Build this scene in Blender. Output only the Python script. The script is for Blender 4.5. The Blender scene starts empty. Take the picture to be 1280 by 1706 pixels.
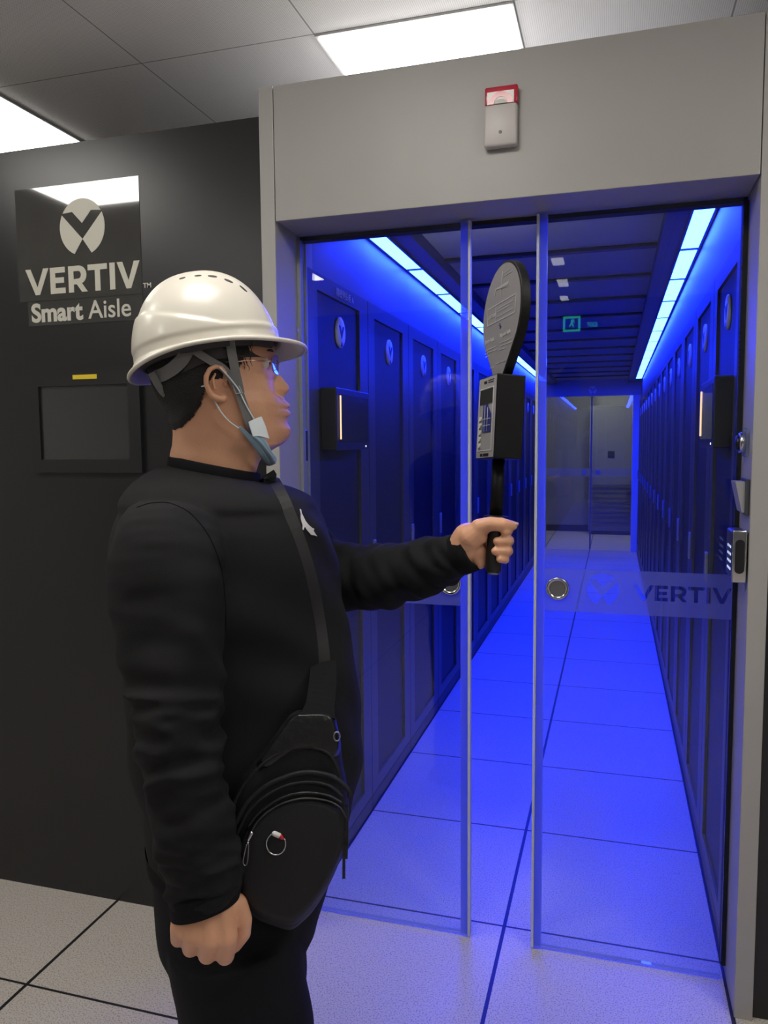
import bpy, bmesh, math, random
import numpy as np
from mathutils import Vector, Matrix, noise
from mathutils.bvhtree import BVHTree
random.seed(4)
S = bpy.context.scene
COL = S.collection
PI = math.pi

# ------------------------------------------------------------------ camera
CAM = np.array([0.29083, -2.20871, 1.43868])
YAW, PITCH, ROLL, FPX = 0.288255, -0.0874375, -0.0086107, 1291.83
def cam_axes():
    cy, sy = math.cos(YAW), math.sin(YAW)
    f = np.array([-sy*math.cos(PITCH), cy*math.cos(PITCH), math.sin(PITCH)])
    r = np.array([cy, sy, 0.0]); u = np.cross(r, f)
    r2 = r*math.cos(ROLL) + u*math.sin(ROLL)
    u2 = -r*math.sin(ROLL) + u*math.cos(ROLL)
    return r2, u2, f
CR, CU, CF = cam_axes()
cam_data = bpy.data.cameras.new('camera'); cam = bpy.data.objects.new('camera', cam_data)
COL.objects.link(cam); S.camera = cam
cam_data.sensor_fit = 'VERTICAL'; cam_data.sensor_height = 36.0; cam_data.lens = FPX/1706*36.0
cam_data.clip_start = 0.05
mw = Matrix(((CR[0], CU[0], -CF[0], CAM[0]), (CR[1], CU[1], -CF[1], CAM[1]), (CR[2], CU[2], -CF[2], CAM[2]), (0, 0, 0, 1)))
cam.matrix_world = mw

# ------------------------------------------------------------------ world, light levels, exposure
PANEL = 15.0           # white ceiling panels
STRIP = 112.0          # blue strips of the aisle
W = bpy.data.worlds.new('world'); S.world = W; W.use_nodes = True
W.node_tree.nodes['Background'].inputs[0].default_value = (0.5, 0.5, 0.52, 1)
W.node_tree.nodes['Background'].inputs[1].default_value = 0.05
S.view_settings.view_transform = 'Standard'; S.view_settings.look = 'None'
S.view_settings.gamma = 1.0; S.view_settings.use_curve_mapping = False
S.view_settings.exposure = 0.0
S.cycles.use_denoising = True
S.cycles.max_bounces = 8; S.cycles.transparent_max_bounces = 16
S.cycles.caustics_reflective = False; S.cycles.caustics_refractive = False
S.cycles.sample_clamp_indirect = 6.0

# ------------------------------------------------------------------ helpers: geometry
def V3(a): return Vector((float(a[0]), float(a[1]), float(a[2])))
def ray(x, y): return CF + CR*(x-640)/FPX - CU*(y-853)/FPX
def at(x, y, d):       # the point at distance d along the view axis
    return CAM + ray(x, y)*d
class MB:
    """collects shapes in world coordinates, builds ONE mesh object"""
    def __init__(s): s.v = []; s.f = []; s.m = []
    def add(s, verts, faces, mi=0):
        n = len(s.v); s.v += [tuple(float(c) for c in p) for p in verts]
        s.f += [tuple(i+n for i in f) for f in faces]; s.m += [mi]*len(faces); return s
    def box(s, x0, x1, y0, y1, z0, z1, mi=0, bev=0.0):
        if bev > 0:
            bm = bmesh.new(); bmesh.ops.create_cube(bm, size=1)
            for v in bm.verts: v.co = Vector(((x0+x1)/2+v.co.x*(x1-x0), (y0+y1)/2+v.co.y*(y1-y0), (z0+z1)/2+v.co.z*(z1-z0)))
            bmesh.ops.bevel(bm, geom=bm.edges[:], offset=bev, segments=3, profile=0.5, affect='EDGES')
            bm.verts.index_update()
            s.add([v.co[:] for v in bm.verts], [[v.index for v in f.verts] for f in bm.faces], mi); bm.free(); return s
        vs = [(x, y, z) for x in (x0, x1) for y in (y0, y1) for z in (z0, z1)]
        return s.add(vs, [(0,1,3,2),(4,6,7,5),(0,4,5,1),(2,3,7,6),(0,2,6,4),(1,5,7,3)], mi)
    def tube(s, pts, r, n=10, mi=0, cap=True):
        pts = [np.array(p, float) for p in pts]
        rs = r if hasattr(r, '__len__') else [r]*len(pts)
        vs = []; up = None
        for i, p in enumerate(pts):
            t = pts[min(i+1, len(pts)-1)]-pts[max(i-1, 0)]; t = t/np.linalg.norm(t)
            if up is None:
                up = np.array([0, 0, 1.0]) if abs(t[2]) < .9 else np.array([1.0, 0, 0])
            a = np.cross(t, up); a /= np.linalg.norm(a); b = np.cross(a, t); up = b
            for k in range(n):
                an = 2*PI*k/n; vs.append(p+(a*math.cos(an)+b*math.sin(an))*rs[i])
        fs = [(i*n+k, i*n+(k+1) % n, (i+1)*n+(k+1) % n, (i+1)*n+k) for i in range(len(pts)-1) for k in range(n)]
        if cap: fs += [tuple(range(n))[::-1], tuple(range((len(pts)-1)*n, len(pts)*n))]
        return s.add(vs, fs, mi)
    def capsule(s, p, q, r0, r1, n=14, mi=0):
        p = np.array(p, float); q = np.array(q, float); t = q-p; L = np.linalg.norm(t); t = t/L
        pts, rs = [], []
        for k in range(6):
            a = -PI/2+PI/2*k/5; pts.append(p+t*r0*math.sin(a)); rs.append(max(r0*math.cos(a), 1e-4))
        for k in range(6):
            a = PI/2*k/5; pts.append(q+t*r1*math.sin(a)); rs.append(max(r1*math.cos(a), 1e-4))
        return s.tube(pts, rs, n, mi)
    def sphere(s, c, r, nu=16, nv=10, mi=0, sc=(1, 1, 1), rot=None):
        c = np.array(c, float); vs = [];
        for j in range(nv+1):
            th = PI*j/nv
            for i in range(nu):
                ph = 2*PI*i/nu
                p = np.array([math.sin(th)*math.cos(ph)*sc[0], math.sin(th)*math.sin(ph)*sc[1], math.cos(th)*sc[2]])*r
                if rot is not None: p = rot@p
                vs.append(c+p)
        fs = [(j*nu+i, (j+1)*nu+i, (j+1)*nu+(i+1) % nu, j*nu+(i+1) % nu) for j in range(nv) for i in range(nu)]
        return s.add(vs, fs, mi)
    def rings(s, R, mi=0, cap=True, closed=True):
        """R: list of rings, each an (n,3) array"""
        n = len(R[0]); vs = [p for r in R for p in r]; e = n if closed else n-1
        fs = [(i*n+k, i*n+(k+1) % n, (i+1)*n+(k+1) % n, (i+1)*n+k) for i in range(len(R)-1) for k in range(e)]
        if cap: fs += [tuple(range(n))[::-1], tuple(range((len(R)-1)*n, len(R)*n))]
        return s.add(vs, fs, mi)
    def lathe(s, c, axis, prof, n=24, mi=0, cap=True):
        """prof: (along axis, radius) pairs"""
        axis = np.array(axis, float); axis /= np.linalg.norm(axis); c = np.array(c, float)
        up = np.array([0, 0, 1.0]) if abs(axis[2]) < .9 else np.array([1.0, 0, 0])
        a = np.cross(axis, up); a /= np.linalg.norm(a); b = np.cross(a, axis)
        R = [[c+axis*h+(a*math.cos(2*PI*k/n)+b*math.sin(2*PI*k/n))*max(r, 1e-5) for k in range(n)] for h, r in prof]
        return s.rings(R, mi, cap)
    def build(s, name, mats, parent=None, smooth=False, recalc=True):
        me = bpy.data.meshes.new(name); me.from_pydata(s.v, [], s.f)
        if recalc:
            bm = bmesh.new(); bm.from_mesh(me); bmesh.ops.recalc_face_normals(bm, faces=bm.faces[:]); bm.to_mesh(me); bm.free()
        mats = mats if isinstance(mats, (list, tuple)) else [mats]
        for m in mats: me.materials.append(m)
        if len(mats) > 1: me.polygons.foreach_set('material_index', s.m)
        if smooth: me.polygons.foreach_set('use_smooth', [True]*len(me.polygons))
        o = bpy.data.objects.new(name, me); COL.objects.link(o)
        adopt(o, parent); return o
def world_loc(o):
    v = Vector(o.location)
    while o.parent: o = o.parent; v = v+Vector(o.location)
    return v
def adopt(o, parent):      # the mesh is written in world coordinates; keep it there under its parent
    if parent is not None:
        o.data.transform(Matrix.Translation(-world_loc(parent))); o.parent = parent
def tag(o, label=None, cat=None, group=None, kind=None):
    if label: o['label'] = label
    if cat: o['category'] = cat
    if group: o['group'] = group
    if kind: o['kind'] = kind
    return o
def empty(name, loc, label=None, cat=None, group=None, kind=None):
    o = bpy.data.objects.new(name, None); COL.objects.link(o); o.location = V3(loc); o.empty_display_size = .05
    return tag(o, label, cat, group, kind)
def rebase(o, loc):        # a one-mesh thing: put its origin at loc
    o.data.transform(Matrix.Translation(-V3(loc))); o.location = V3(loc); return o
def modify(o, **mods):     # bake modifiers into the mesh
    for t, kw in mods.items():
        m = o.modifiers.new(t, t.split('_')[0])
        for k, v in kw.items(): setattr(m, k, v)
    dg = bpy.context.evaluated_depsgraph_get(); dg.update()
    me = bpy.data.meshes.new_from_object(o.evaluated_get(dg)); o.modifiers.clear()
    old = o.data; o.data = me; bpy.data.meshes.remove(old); return o
def smooth(o):
    o.data.polygons.foreach_set('use_smooth', [True]*len(o.data.polygons)); return o
# flat shapes with holes (letters, emblems): 2D polygons -> curve fill -> mesh placed by a frame
def flat(name, polys, mat, origin, ux, uy, thick=0.0, parent=None):
    cu = bpy.data.curves.new('tmp', 'CURVE'); cu.dimensions = '2D'; cu.fill_mode = 'BOTH' if thick > 0 else 'FRONT'
    cu.extrude = thick/2
    for P in polys:
        sp = cu.splines.new('POLY'); sp.points.add(len(P)-1); sp.use_cyclic_u = True
        for i, (x, y) in enumerate(P): sp.points[i].co = (x, y, 0, 1)
    return from_curve(name, cu, mat, origin, ux, uy, parent)
def from_curve(name, cu, mat, origin, ux, uy, parent=None):
    t = bpy.data.objects.new('tmp', cu); COL.objects.link(t)
    dg = bpy.context.evaluated_depsgraph_get(); dg.update()
    me = bpy.data.meshes.new_from_object(t.evaluated_get(dg)); bpy.data.objects.remove(t)
    ux = V3(ux).normalized(); uy = V3(uy).normalized(); n = ux.cross(uy)
    M = Matrix(((ux.x, uy.x, n.x, origin[0]), (ux.y, uy.y, n.y, origin[1]), (ux.z, uy.z, n.z, origin[2]), (0, 0, 0, 1)))
    me.transform(M); me.materials.clear(); me.materials.append(mat); me.name = name
    o = bpy.data.objects.new(name, me); COL.objects.link(o); adopt(o, parent); return o
def text(name, body, size, mat, origin, ux, uy, bold=0.0, thick=0.0006, parent=None, align='LEFT', spacing=1.0, xs=1.0):
    cu = bpy.data.curves.new('tmp', 'FONT'); cu.body = body; cu.size = size; cu.offset = bold; cu.extrude = thick/2
    cu.align_x = align; cu.space_character = spacing
    o = from_curve(name, cu, mat, (0, 0, 0), (1, 0, 0), (0, 1, 0))
    ux = V3(ux).normalized(); uy = V3(uy).normalized(); n = ux.cross(uy)
    M = Matrix(((ux.x*xs, uy.x, n.x, origin[0]), (ux.y*xs, uy.y, n.y, origin[1]), (ux.z*xs, uy.z, n.z, origin[2]), (0, 0, 0, 1)))
    o.data.transform(M); adopt(o, parent); return o
def rect(x0, x1, y0, y1): return [(x0, y0), (x1, y0), (x1, y1), (x0, y1)]
def arc(cx, cy, rx, ry, a0, a1, n=16): return [(cx+rx*math.cos(math.radians(a0+(a1-a0)*i/n)), cy+ry*math.sin(math.radians(a0+(a1-a0)*i/n))) for i in range(n+1)]
def emblem_polys(cx, cy, rx, ry):
    P = lambda L: [(cx+x*rx, cy+y*ry) for x, y in L]
    top = P(arc(0, 0, 1, 1, 32, 148, 20)+[(-.42, .56), (0, .14), (.42, .56)])
    wl = P([(0, -.42)]+[(-.38, -.925)]+arc(0, 0, 1, 1, 247, 152, 16))
    wr = [(2*cx-x, y) for x, y in wl]
    return [top, wl, wr]
def word_polys(x0, y0, h, w):     # the wide capitals V E R T I V, drawn as outlines, total width w
    u = w/4.62; t = .235*h
    L = []; x = x0
    def vee(x, ww):
        s = t*1.05; return [(x, y0+h), (x+s, y0+h), (x+ww/2, y0+t*1.25), (x+ww-s, y0+h), (x+ww, y0+h), (x+ww/2+s*.42, y0), (x+ww/2-s*.42, y0)]
    ww = .98*u; L.append(vee(x, ww)); x += ww+.06*u
    ww = .62*u; L.append([(x, y0), (x+ww, y0), (x+ww, y0+t*.9), (x+t, y0+t*.9), (x+t, y0+h*.4), (x+ww*.92, y0+h*.4), (x+ww*.92, y0+h*.61), (x+t, y0+h*.61), (x+t, y0+h-t*.9), (x+ww, y0+h-t*.9), (x+ww, y0+h), (x, y0+h)]); x += ww+.14*u
    ww = .74*u; yb = y0+h*.3
    out = [(x, y0), (x+t, y0), (x+t, yb), (x+ww*.45, yb), (x+ww-t*.95, y0), (x+ww*1.04, y0), (x+ww*.72, yb+h*.05)]
    out += [(x+ww*.58+px*1.0, py) for px, py in [(a-0, b) for a, b in arc(0, y0+h*.65, ww*.42, h*.35, -62, 90, 12)]] + [(x, y0+h)]
    L.append(out)
    L.append([(x+t, yb+t*.85)]+[(x+ww*.55+a, b) for a, b in arc(0, y0+h*.655, ww*.42-t*.95, h*.145, -90, 90, 10)]+[(x+t, y0+h-t*.85)]); x += ww+.06*u
    ww = .78*u; m = x+ww/2; L.append([(m-t/2, y0), (m+t/2, y0), (m+t/2, y0+h-t*.9), (x+ww, y0+h-t*.9), (x+ww, y0+h), (x, y0+h), (x, y0+h-t*.9), (m-t/2, y0+h-t*.9)]); x += ww+.1*u
    L.append(rect(x, x+t, y0, y0+h)); x += t+.08*u
    L.append(vee(x, .9*u)); return L

# ------------------------------------------------------------------ helpers: materials
def mat(name, col, rough=.5, metal=0.0, spec=.5, coat=0.0, coatr=.08, bump=None, var=None, sss=0.0, emis=None, trans=0.0):
    m = bpy.data.materials.new(name); m.use_nodes = True; N = m.node_tree.nodes; L = m.node_tree.links; b = N['Principled BSDF']
    b.inputs['Base Color'].default_value = (*col, 1); b.inputs['Roughness'].default_value = rough; b.inputs['Metallic'].default_value = metal
    b.inputs['Specular IOR Level'].default_value = spec; b.inputs['Coat Weight'].default_value = coat; b.inputs['Coat Roughness'].default_value = coatr
    if sss: b.inputs['Subsurface Weight'].default_value = sss; b.inputs['Subsurface Radius'].default_value = (.012, .005, .003); b.inputs['Subsurface Scale'].default_value = 1.0
    if emis: b.inputs['Emission Color'].default_value = (*emis[0], 1); b.inputs['Emission Strength'].default_value = emis[1]
    if trans: b.inputs['Transmission Weight'].default_value = trans
    tc = N.new('ShaderNodeTexCoord')
    if bump:
        sc, st, kind = (bump+('noise',))[:3]
        t = N.new('ShaderNodeTexNoise' if kind == 'noise' else 'ShaderNodeTexVoronoi'); t.inputs['Scale'].default_value = sc
        if kind == 'noise': t.inputs['Detail'].default_value = 4
        L.new(tc.outputs['Object'], t.inputs['Vector'])
        bn = N.new('ShaderNodeBump'); bn.inputs['Strength'].default_value = st; bn.inputs['Distance'].default_value = .002 if sc > 100 else .006
        L.new(t.outputs[0], bn.inputs['Height']); L.new(bn.outputs[0], b.inputs['Normal'])
    if var:
        sc, am = var
        t = N.new('ShaderNodeTexNoise'); t.inputs['Scale'].default_value = sc; t.inputs['Detail'].default_value = 3; L.new(tc.outputs['Object'], t.inputs['Vector'])
        r = N.new('ShaderNodeValToRGB'); r.color_ramp.elements[0].position = .3; r.color_ramp.elements[1].position = .7
        r.color_ramp.elements[0].color = (*[c*(1-am) for c in col], 1); r.color_ramp.elements[1].color = (*[min(1, c*(1+am)) for c in col], 1)
        L.new(t.outputs[0], r.inputs[0]); L.new(r.outputs[0], b.inputs['Base Color'])
    return m
def emit(name, col, s):
    m = bpy.data.materials.new(name); m.use_nodes = True; N = m.node_tree.nodes; N.remove(N['Principled BSDF'])
    e = N.new('ShaderNodeEmission'); e.inputs[0].default_value = (*col, 1); e.inputs[1].default_value = s
    m.node_tree.links.new(e.outputs[0], N['Material Output'].inputs[0]); return m
def math_node(nt, op, a, b=None, c=None):
    n = nt.nodes.new('ShaderNodeMath'); n.operation = op
    for i, x in enumerate((a, b, c)):
        if x is None: continue
        if isinstance(x, (int, float)): n.inputs[i].default_value = x
        else: nt.links.new(x, n.inputs[i])
    return n.outputs[0]
def grid_seams(m, base, seam, pitch, wx, wy, offx=0.0, offy=0.0, speck=None, holes=None, bumpseam=True):
    """square panels with thin dark seams, in world coordinates (objects sit at the origin)"""
    nt = m.node_tree; N = nt.nodes; L = nt.links; b = N['Principled BSDF']
    tc = N.new('ShaderNodeTexCoord'); sp = N.new('ShaderNodeSeparateXYZ'); L.new(tc.outputs['Object'], sp.inputs[0])
    def line(o, off, w):
        a = math_node(nt, 'ADD', o, -off+1000*pitch+pitch/2); a = math_node(nt, 'MODULO', a, pitch); a = math_node(nt, 'SUBTRACT', a, pitch/2)
        a = math_node(nt, 'ABSOLUTE', a); return math_node(nt, 'LESS_THAN', a, w/2)
    s = math_node(nt, 'MAXIMUM', line(sp.outputs[0], offx, wx), line(sp.outputs[1], offy, wy))
    col = None
    bc = N.new('ShaderNodeRGB'); bc.outputs[0].default_value = (*base, 1); col = bc.outputs[0]
    if speck:
        sc, lo, dk = speck
        t = N.new('ShaderNodeTexNoise'); t.inputs['Scale'].default_value = sc; t.inputs['Detail'].default_value = 2; t.inputs['Roughness'].default_value = .7
        L.new(tc.outputs['Object'], t.inputs['Vector'])
        r = N.new('ShaderNodeValToRGB'); r.color_ramp.elements[0].position = lo; r.color_ramp.elements[1].position = lo+.08
        r.color_ramp.elements[0].color = (*dk, 1); r.color_ramp.elements[1].color = (*base, 1); L.new(t.outputs[0], r.inputs[0]); col = r.outputs[0]
    if holes:
        hp, hr, hc = holes
        def cell(o):
            a = math_node(nt, 'ADD', o, 1000*hp); a = math_node(nt, 'MODULO', a, hp); a = math_node(nt, 'SUBTRACT', a, hp/2); return math_node(nt, 'MULTIPLY', a, a)
        d = math_node(nt, 'ADD', cell(sp.outputs[0]), cell(sp.outputs[1])); h = math_node(nt, 'LESS_THAN', d, hr*hr)
        mx = N.new('ShaderNodeMix'); mx.data_type = 'RGBA'; L.new(h, mx.inputs[0]); L.new(col, mx.inputs[6]); mx.inputs[7].default_value = (*hc, 1); col = mx.outputs[2]
    mx = N.new('ShaderNodeMix'); mx.data_type = 'RGBA'; L.new(s, mx.inputs[0]); L.new(col, mx.inputs[6]); mx.inputs[7].default_value = (*seam, 1)
    L.new(mx.outputs[2], b.inputs['Base Color'])
    return m
def glass_mat(name, tint=(1, 1, 1), ior=1.5, haze=0.0, hazecol=(.8, .85, .9), tl_share=.5):
    m = bpy.data.materials.new(name); m.use_nodes = True; nt = m.node_tree; N = nt.nodes; L = nt.links; N.remove(N['Principled BSDF'])
    tr = N.new('ShaderNodeBsdfTransparent'); tr.inputs[0].default_value = (*tint, 1)
    gl = N.new('ShaderNodeBsdfGlossy'); gl.inputs['Roughness'].default_value = .0
    fr = N.new('ShaderNodeFresnel'); ge = N.new('ShaderNodeNewGeometry')   # straight-through pane: both faces reflect alike
    io = math_node(nt, 'MULTIPLY_ADD', ge.outputs['Backfacing'], 1/ior-ior, ior); L.new(io, fr.inputs[0])
    mx = N.new('ShaderNodeMixShader'); L.new(fr.outputs[0], mx.inputs[0]); L.new(tr.outputs[0], mx.inputs[1]); L.new(gl.outputs[0], mx.inputs[2]); out = mx.outputs[0]
    if haze:
        df = N.new('ShaderNodeBsdfDiffuse'); df.inputs[0].default_value = (*hazecol, 1)
        tl = N.new('ShaderNodeBsdfTranslucent'); tl.inputs[0].default_value = (*hazecol, 1)
        m1 = N.new('ShaderNodeMixShader'); m1.inputs[0].default_value = tl_share; L.new(df.outputs[0], m1.inputs[1]); L.new(tl.outputs[0], m1.inputs[2])
        m2 = N.new('ShaderNodeMixShader'); m2.inputs[0].default_value = haze; L.new(out, m2.inputs[1]); L.new(m1.outputs[0], m2.inputs[2]); out = m2.outputs[0]
    L.new(out, N['Material Output'].inputs[0]); return m
# ------------------------------------------------------------------ materials of the place
M = {}
M['floor'] = grid_seams(mat('floor_laminate', (.6, .55, .5), .38, bump=(300, .05)), (.6, .55, .5), (.02, .02, .022), .6, .0105, .0075, speck=(230, .39, (.3, .28, .27)))
M['ceiling'] = grid_seams(mat('ceiling_panel', (.9, .88, .86), .55), (.9, .88, .86), (.3, .3, .3), .6, .004, .004, offy=.095, holes=(.006, .0013, (.45, .45, .45)))
M['grey'] = mat('grey_painted_metal', (.36, .35, .325), .42, bump=(60, .04), var=(2.5, .05))
M['grey2'] = mat('grey_painted_frame', (.38, .37, .345), .4, bump=(60, .04))
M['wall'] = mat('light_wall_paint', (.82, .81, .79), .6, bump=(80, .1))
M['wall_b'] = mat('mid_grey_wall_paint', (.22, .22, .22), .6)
M['dark'] = mat('charcoal_panel', (.013, .013, .014), .3, bump=(400, .06), var=(1.2, .08))
M['dark2'] = mat('black_bezel', (.012, .012, .013), .35)
M['gasket'] = mat('black_rubber', (.01, .01, .011), .6)
M['glass'] = glass_mat('clear_glass', (.93, .96, .985))
M['seal'] = glass_mat('clear_edge_seal', (.8, .85, .95), haze=.5, hazecol=(.8, .85, .95), tl_share=.95)
M['seal2'] = mat('milky_edge_profile', (.52, .54, .58), .35)
M['band'] = glass_mat('frosted_band_film', (.9, .93, 1), haze=.5, hazecol=(.3, .33, .4), tl_share=.6)
M['steel'] = mat('polished_steel', (.62, .62, .62), .18, metal=1.0)
M['steel_d'] = mat('brushed_steel', (.35, .35, .36), .35, metal=1.0, bump=(300, .1))
M['white_p'] = mat('white_plastic', (.62, .6, .57), .35)
M['rack'] = mat('rack_black_steel', (.012, .012, .014), .4, bump=(500, .02))
M['stile'] = mat('rack_grey_steel', (.06, .06, .07), .36)
M['stile_l'] = mat('handle_grey_metal', (.3, .3, .32), .3)
M['upper_l'] = mat('end_panel_metal', (.5, .5, .52), .4)
M['upper'] = mat('aisle_side_panel', (.16, .16, .17), .4)
M['screen'] = mat('dark_screen_glass', (.03, .03, .03), .12, coat=.6)
M['sticker'] = mat('glossy_dark_sticker', (.05, .05, .046), .06, coat=1.0, coatr=.02, var=(9, .12))
M['letter'] = mat('cream_lettering', (.62, .6, .5), .4)
M['letter_s'] = mat('pale_lettering', (.6, .58, .5), .4)
M['yellow'] = mat('yellow_sticker', (.72, .56, .02), .4)
M['lamp'] = emit('ceiling_lamp_diffuser', (1, .965, .9), PANEL)
M['lamp_small'] = emit('small_lamp_diffuser', (1, .98, .95), 4.0)
M['strip'] = emit('blue_strip_diffuser', (.0068, .024, 1.0), STRIP)
M['lamp_frame'] = mat('lamp_frame_metal', (.6, .6, .6), .4)
# perforated mesh of the rack doors
m = mat('perforated_mesh', (.018, .018, .024), .45); nt = m.node_tree
tc = nt.nodes.new('ShaderNodeTexCoord'); sp = nt.nodes.new('ShaderNodeSeparateXYZ'); nt.links.new(tc.outputs['Object'], sp.inputs[0])
def _cell(o, p, off=0.0):
    a = math_node(nt, 'ADD', o, 100*p+off); a = math_node(nt, 'MODULO', a, p); a = math_node(nt, 'SUBTRACT', a, p/2); return math_node(nt, 'MULTIPLY', a, a)
h1 = math_node(nt, 'LESS_THAN', math_node(nt, 'ADD', _cell(sp.outputs[1], .010), _cell(sp.outputs[2], .010)), .0032**2)
h2 = math_node(nt, 'LESS_THAN', math_node(nt, 'ADD', _cell(sp.outputs[1], .010, .005), _cell(sp.outputs[2], .010, .005)), .0032**2)
hh = math_node(nt, 'MAXIMUM', h1, h2); mx = nt.nodes.new('ShaderNodeMix'); mx.data_type = 'RGBA'
nt.links.new(hh, mx.inputs[0]); mx.inputs[6].default_value = (.018, .018, .022, 1); mx.inputs[7].default_value = (.004, .004, .005, 1)
nt.links.new(mx.outputs[2], nt.nodes['Principled BSDF'].inputs['Base Color']); M['mesh'] = m

# ------------------------------------------------------------------ the setting
HC = 2.675           # ceiling height
def struct(name, mb, m, parent=None, smooth=False):
    o = mb.build(name, m, parent, smooth)
    if parent is None: o['kind'] = 'structure'
    return o
struct('floor', MB().box(-4.2, 3.8, -5.2, 11.2, -.05, 0), M['floor'])
struct('ceiling', MB().box(-4.2, 3.8, -5.2, 11.2, HC, HC+.05), M['ceiling'])
struct('wall_back', MB().box(-4.2, 3.8, -5.2, -5.1, 0, HC), M['wall_b'])
struct('wall_left', MB().box(-4.2, -4.1, -5.1, 11.2, 0, HC), M['wall'])
struct('wall_right', MB().box(3.7, 3.8, -5.1, 11.2, 0, HC), M['wall'])
struct('wall_far', MB().box(-4.1, 3.7, 11.1, 11.2, 0, HC), M['wall'])
struct('baseboard_far', MB().box(-4.1, 3.7, 11.085, 11.1, 0, .1), M['gasket'])
# dark end panels of the cold aisle, left and right of the doorway
YF = -.215
w = struct('wall_front_left', MB().box(-4.1, -.6445, -.2, -.14, .0, 2.328), M['dark'])
struct('wall_front_right', MB().box(.6455, 3.7, -.2, -.14, 0, 2.328), M['dark'])
# grey door surround: two posts and the lintel panel, free-standing, lower than the ceiling
struct('trim_1', MB().box(-.644, -.602, YF, -.03, 0, 2.395, bev=.002), M['grey2'])
struct('trim_2', MB().box(.602, .645, YF, -.03, 0, 2.395, bev=.002), M['grey2'])
struct('wall_lintel', MB().box(-.600, .600, YF, .03, 2.043, 2.395, bev=.002), M['grey'])
# inner linings behind the posts (they carry the sliding doors' channels)
struct('trim_3', MB().box(-.625, -.602, -.03, .055, 0, 2.1).box(-.602, -.592, -.066, -.046, 0, 2.03).box(-.602, -.597, -.01, .0, 0, 2.043), [M['grey2']])
struct('trim_4', MB().box(.602, .625, -.03, .055, 0, 2.1), M['grey2'])
g = struct('trim_5', MB().box(.588, .6015, -.058, -.03, .03, 2.03), M['gasket'])
struct('trim_6', MB().box(-.60, .60, -.045, -.01, 2.031, 2.043), M['gasket'])

# ------------------------------------------------------------------ sliding glass doors
def sliding_door(name, x0, x1, free, y0):
    """free = side of the free edge (+1 right, -1 left)"""
    d = MB().box(x0, x1, y0, y0+.01, .012, 2.036).build(name, M['glass']); d['kind'] = 'structure'
    xe = x1 if free > 0 else x0
    e = xe-.0005 if free > 0 else xe+.0005
    # two profiles of the free edge: a milky outer lip and a clear inner channel
    MB().box(e if free > 0 else e-.007, e+.007 if free > 0 else e, y0-.006, y0+.016, .006, 2.036, bev=.0008).build('edge_lip', M['seal2'], d)
    a, b = sorted((e-free*.0005, e-free*.021))
    MB().box(a, b, y0-.005, y0-.0002, .012, 2.034, bev=.001).box(a, b, y0+.0102, y0+.015, .012, 2.034, bev=.001).build('edge_channel', M['seal'], d)
    MB().box(x0, x1, y0-.001, y0+.011, .0085, .0118).build('bottom_seal', M['seal'], d)
    return d
def film(x0, x1, z0, z1, y, d, emblem, word):
    polys = [rect(x0, x1, z0, z1)]
    if emblem: polys += emblem_polys(emblem, 1.047, .042, .045)
    if word: polys += word_polys(word[0], 1.022, .041, word[1])
    return flat('frosted_band', polys, M['band'], (0, y, 0), (1, 0, 0), (0, 0, 1), parent=d)
def finger_pull(x, z, y, d):
    f = MB().lathe((x, y, z), (0, -1, 0), [(0, .031), (.006, .031), (.0075, .029), (.0075, .0225), (.002, .0215), (.002, 0)], 40).build('finger_pull', M['steel'], d, True)
    MB().lathe((x, y-.0022, z), (0, -1, 0), [(0, .0208), (.0006, .0208), (.0006, .0)], 32).build('pull_cup', M['steel_d'], f)
    return f
dl = sliding_door('door_1', -.597, -.095, 1, -.08)
film(-.594, -.118, .982, 1.099, -.0806, dl, -.36, None); finger_pull(-.146, 1.044, -.0808, dl)
dr = sliding_door('door_2', .093, .587, -1, -.08)
film(.116, .587, .982, 1.099, -.0806, dr, .268, (.347, .238)); finger_pull(.150, 1.044, -.0808, dr)
dl['label'] = 'left sliding glass door leaf'; dr['label'] = 'right sliding glass door leaf'

# ------------------------------------------------------------------ ceiling lamps
def ceiling_lamp(x0, y0, label, n=.6, dy=.6):
    c = empty('ceiling_light', (x0+n/2, y0+dy/2, HC), label, 'light', 'square panel lights in the ceiling')
    MB().box(x0+.012, x0+n-.012, y0+.012, y0+dy-.012, HC-.012, HC-.0005).build('diffuser', M['lamp'], c)
    f = MB()
    for a, b, p, q in ((x0+.001, x0+.0115, y0+.001, y0+dy-.001), (x0+n-.0115, x0+n-.001, y0+.001, y0+dy-.001), (x0+.0115, x0+n-.0115, y0+.001, y0+.0115), (x0+.0115, x0+n-.0115, y0+dy-.0115, y0+dy-.001)):
        f.box(a, b, p, q, HC-.007, HC-.0002)
    f.build('frame', M['lamp_frame'], c)
for x0, nx in ((-.6, 'above the grey lintel'), (-2.4, 'above the dark panel on the left'), (1.2, 'out on the right')):
    for y0, ny in ((.095, 'bright square ceiling light, far row'), (-1.705, 'bright square ceiling light, middle row'), (-3.505, 'bright square ceiling light, rear row')):
        if (x0, y0) in ((1.2, .095), (-.6, -3.505)): continue
        ceiling_lamp(x0, y0, ny+' '+nx)
ceiling_lamp(-.3, 9.2, 'ceiling light in the room beyond the far doors')
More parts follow.
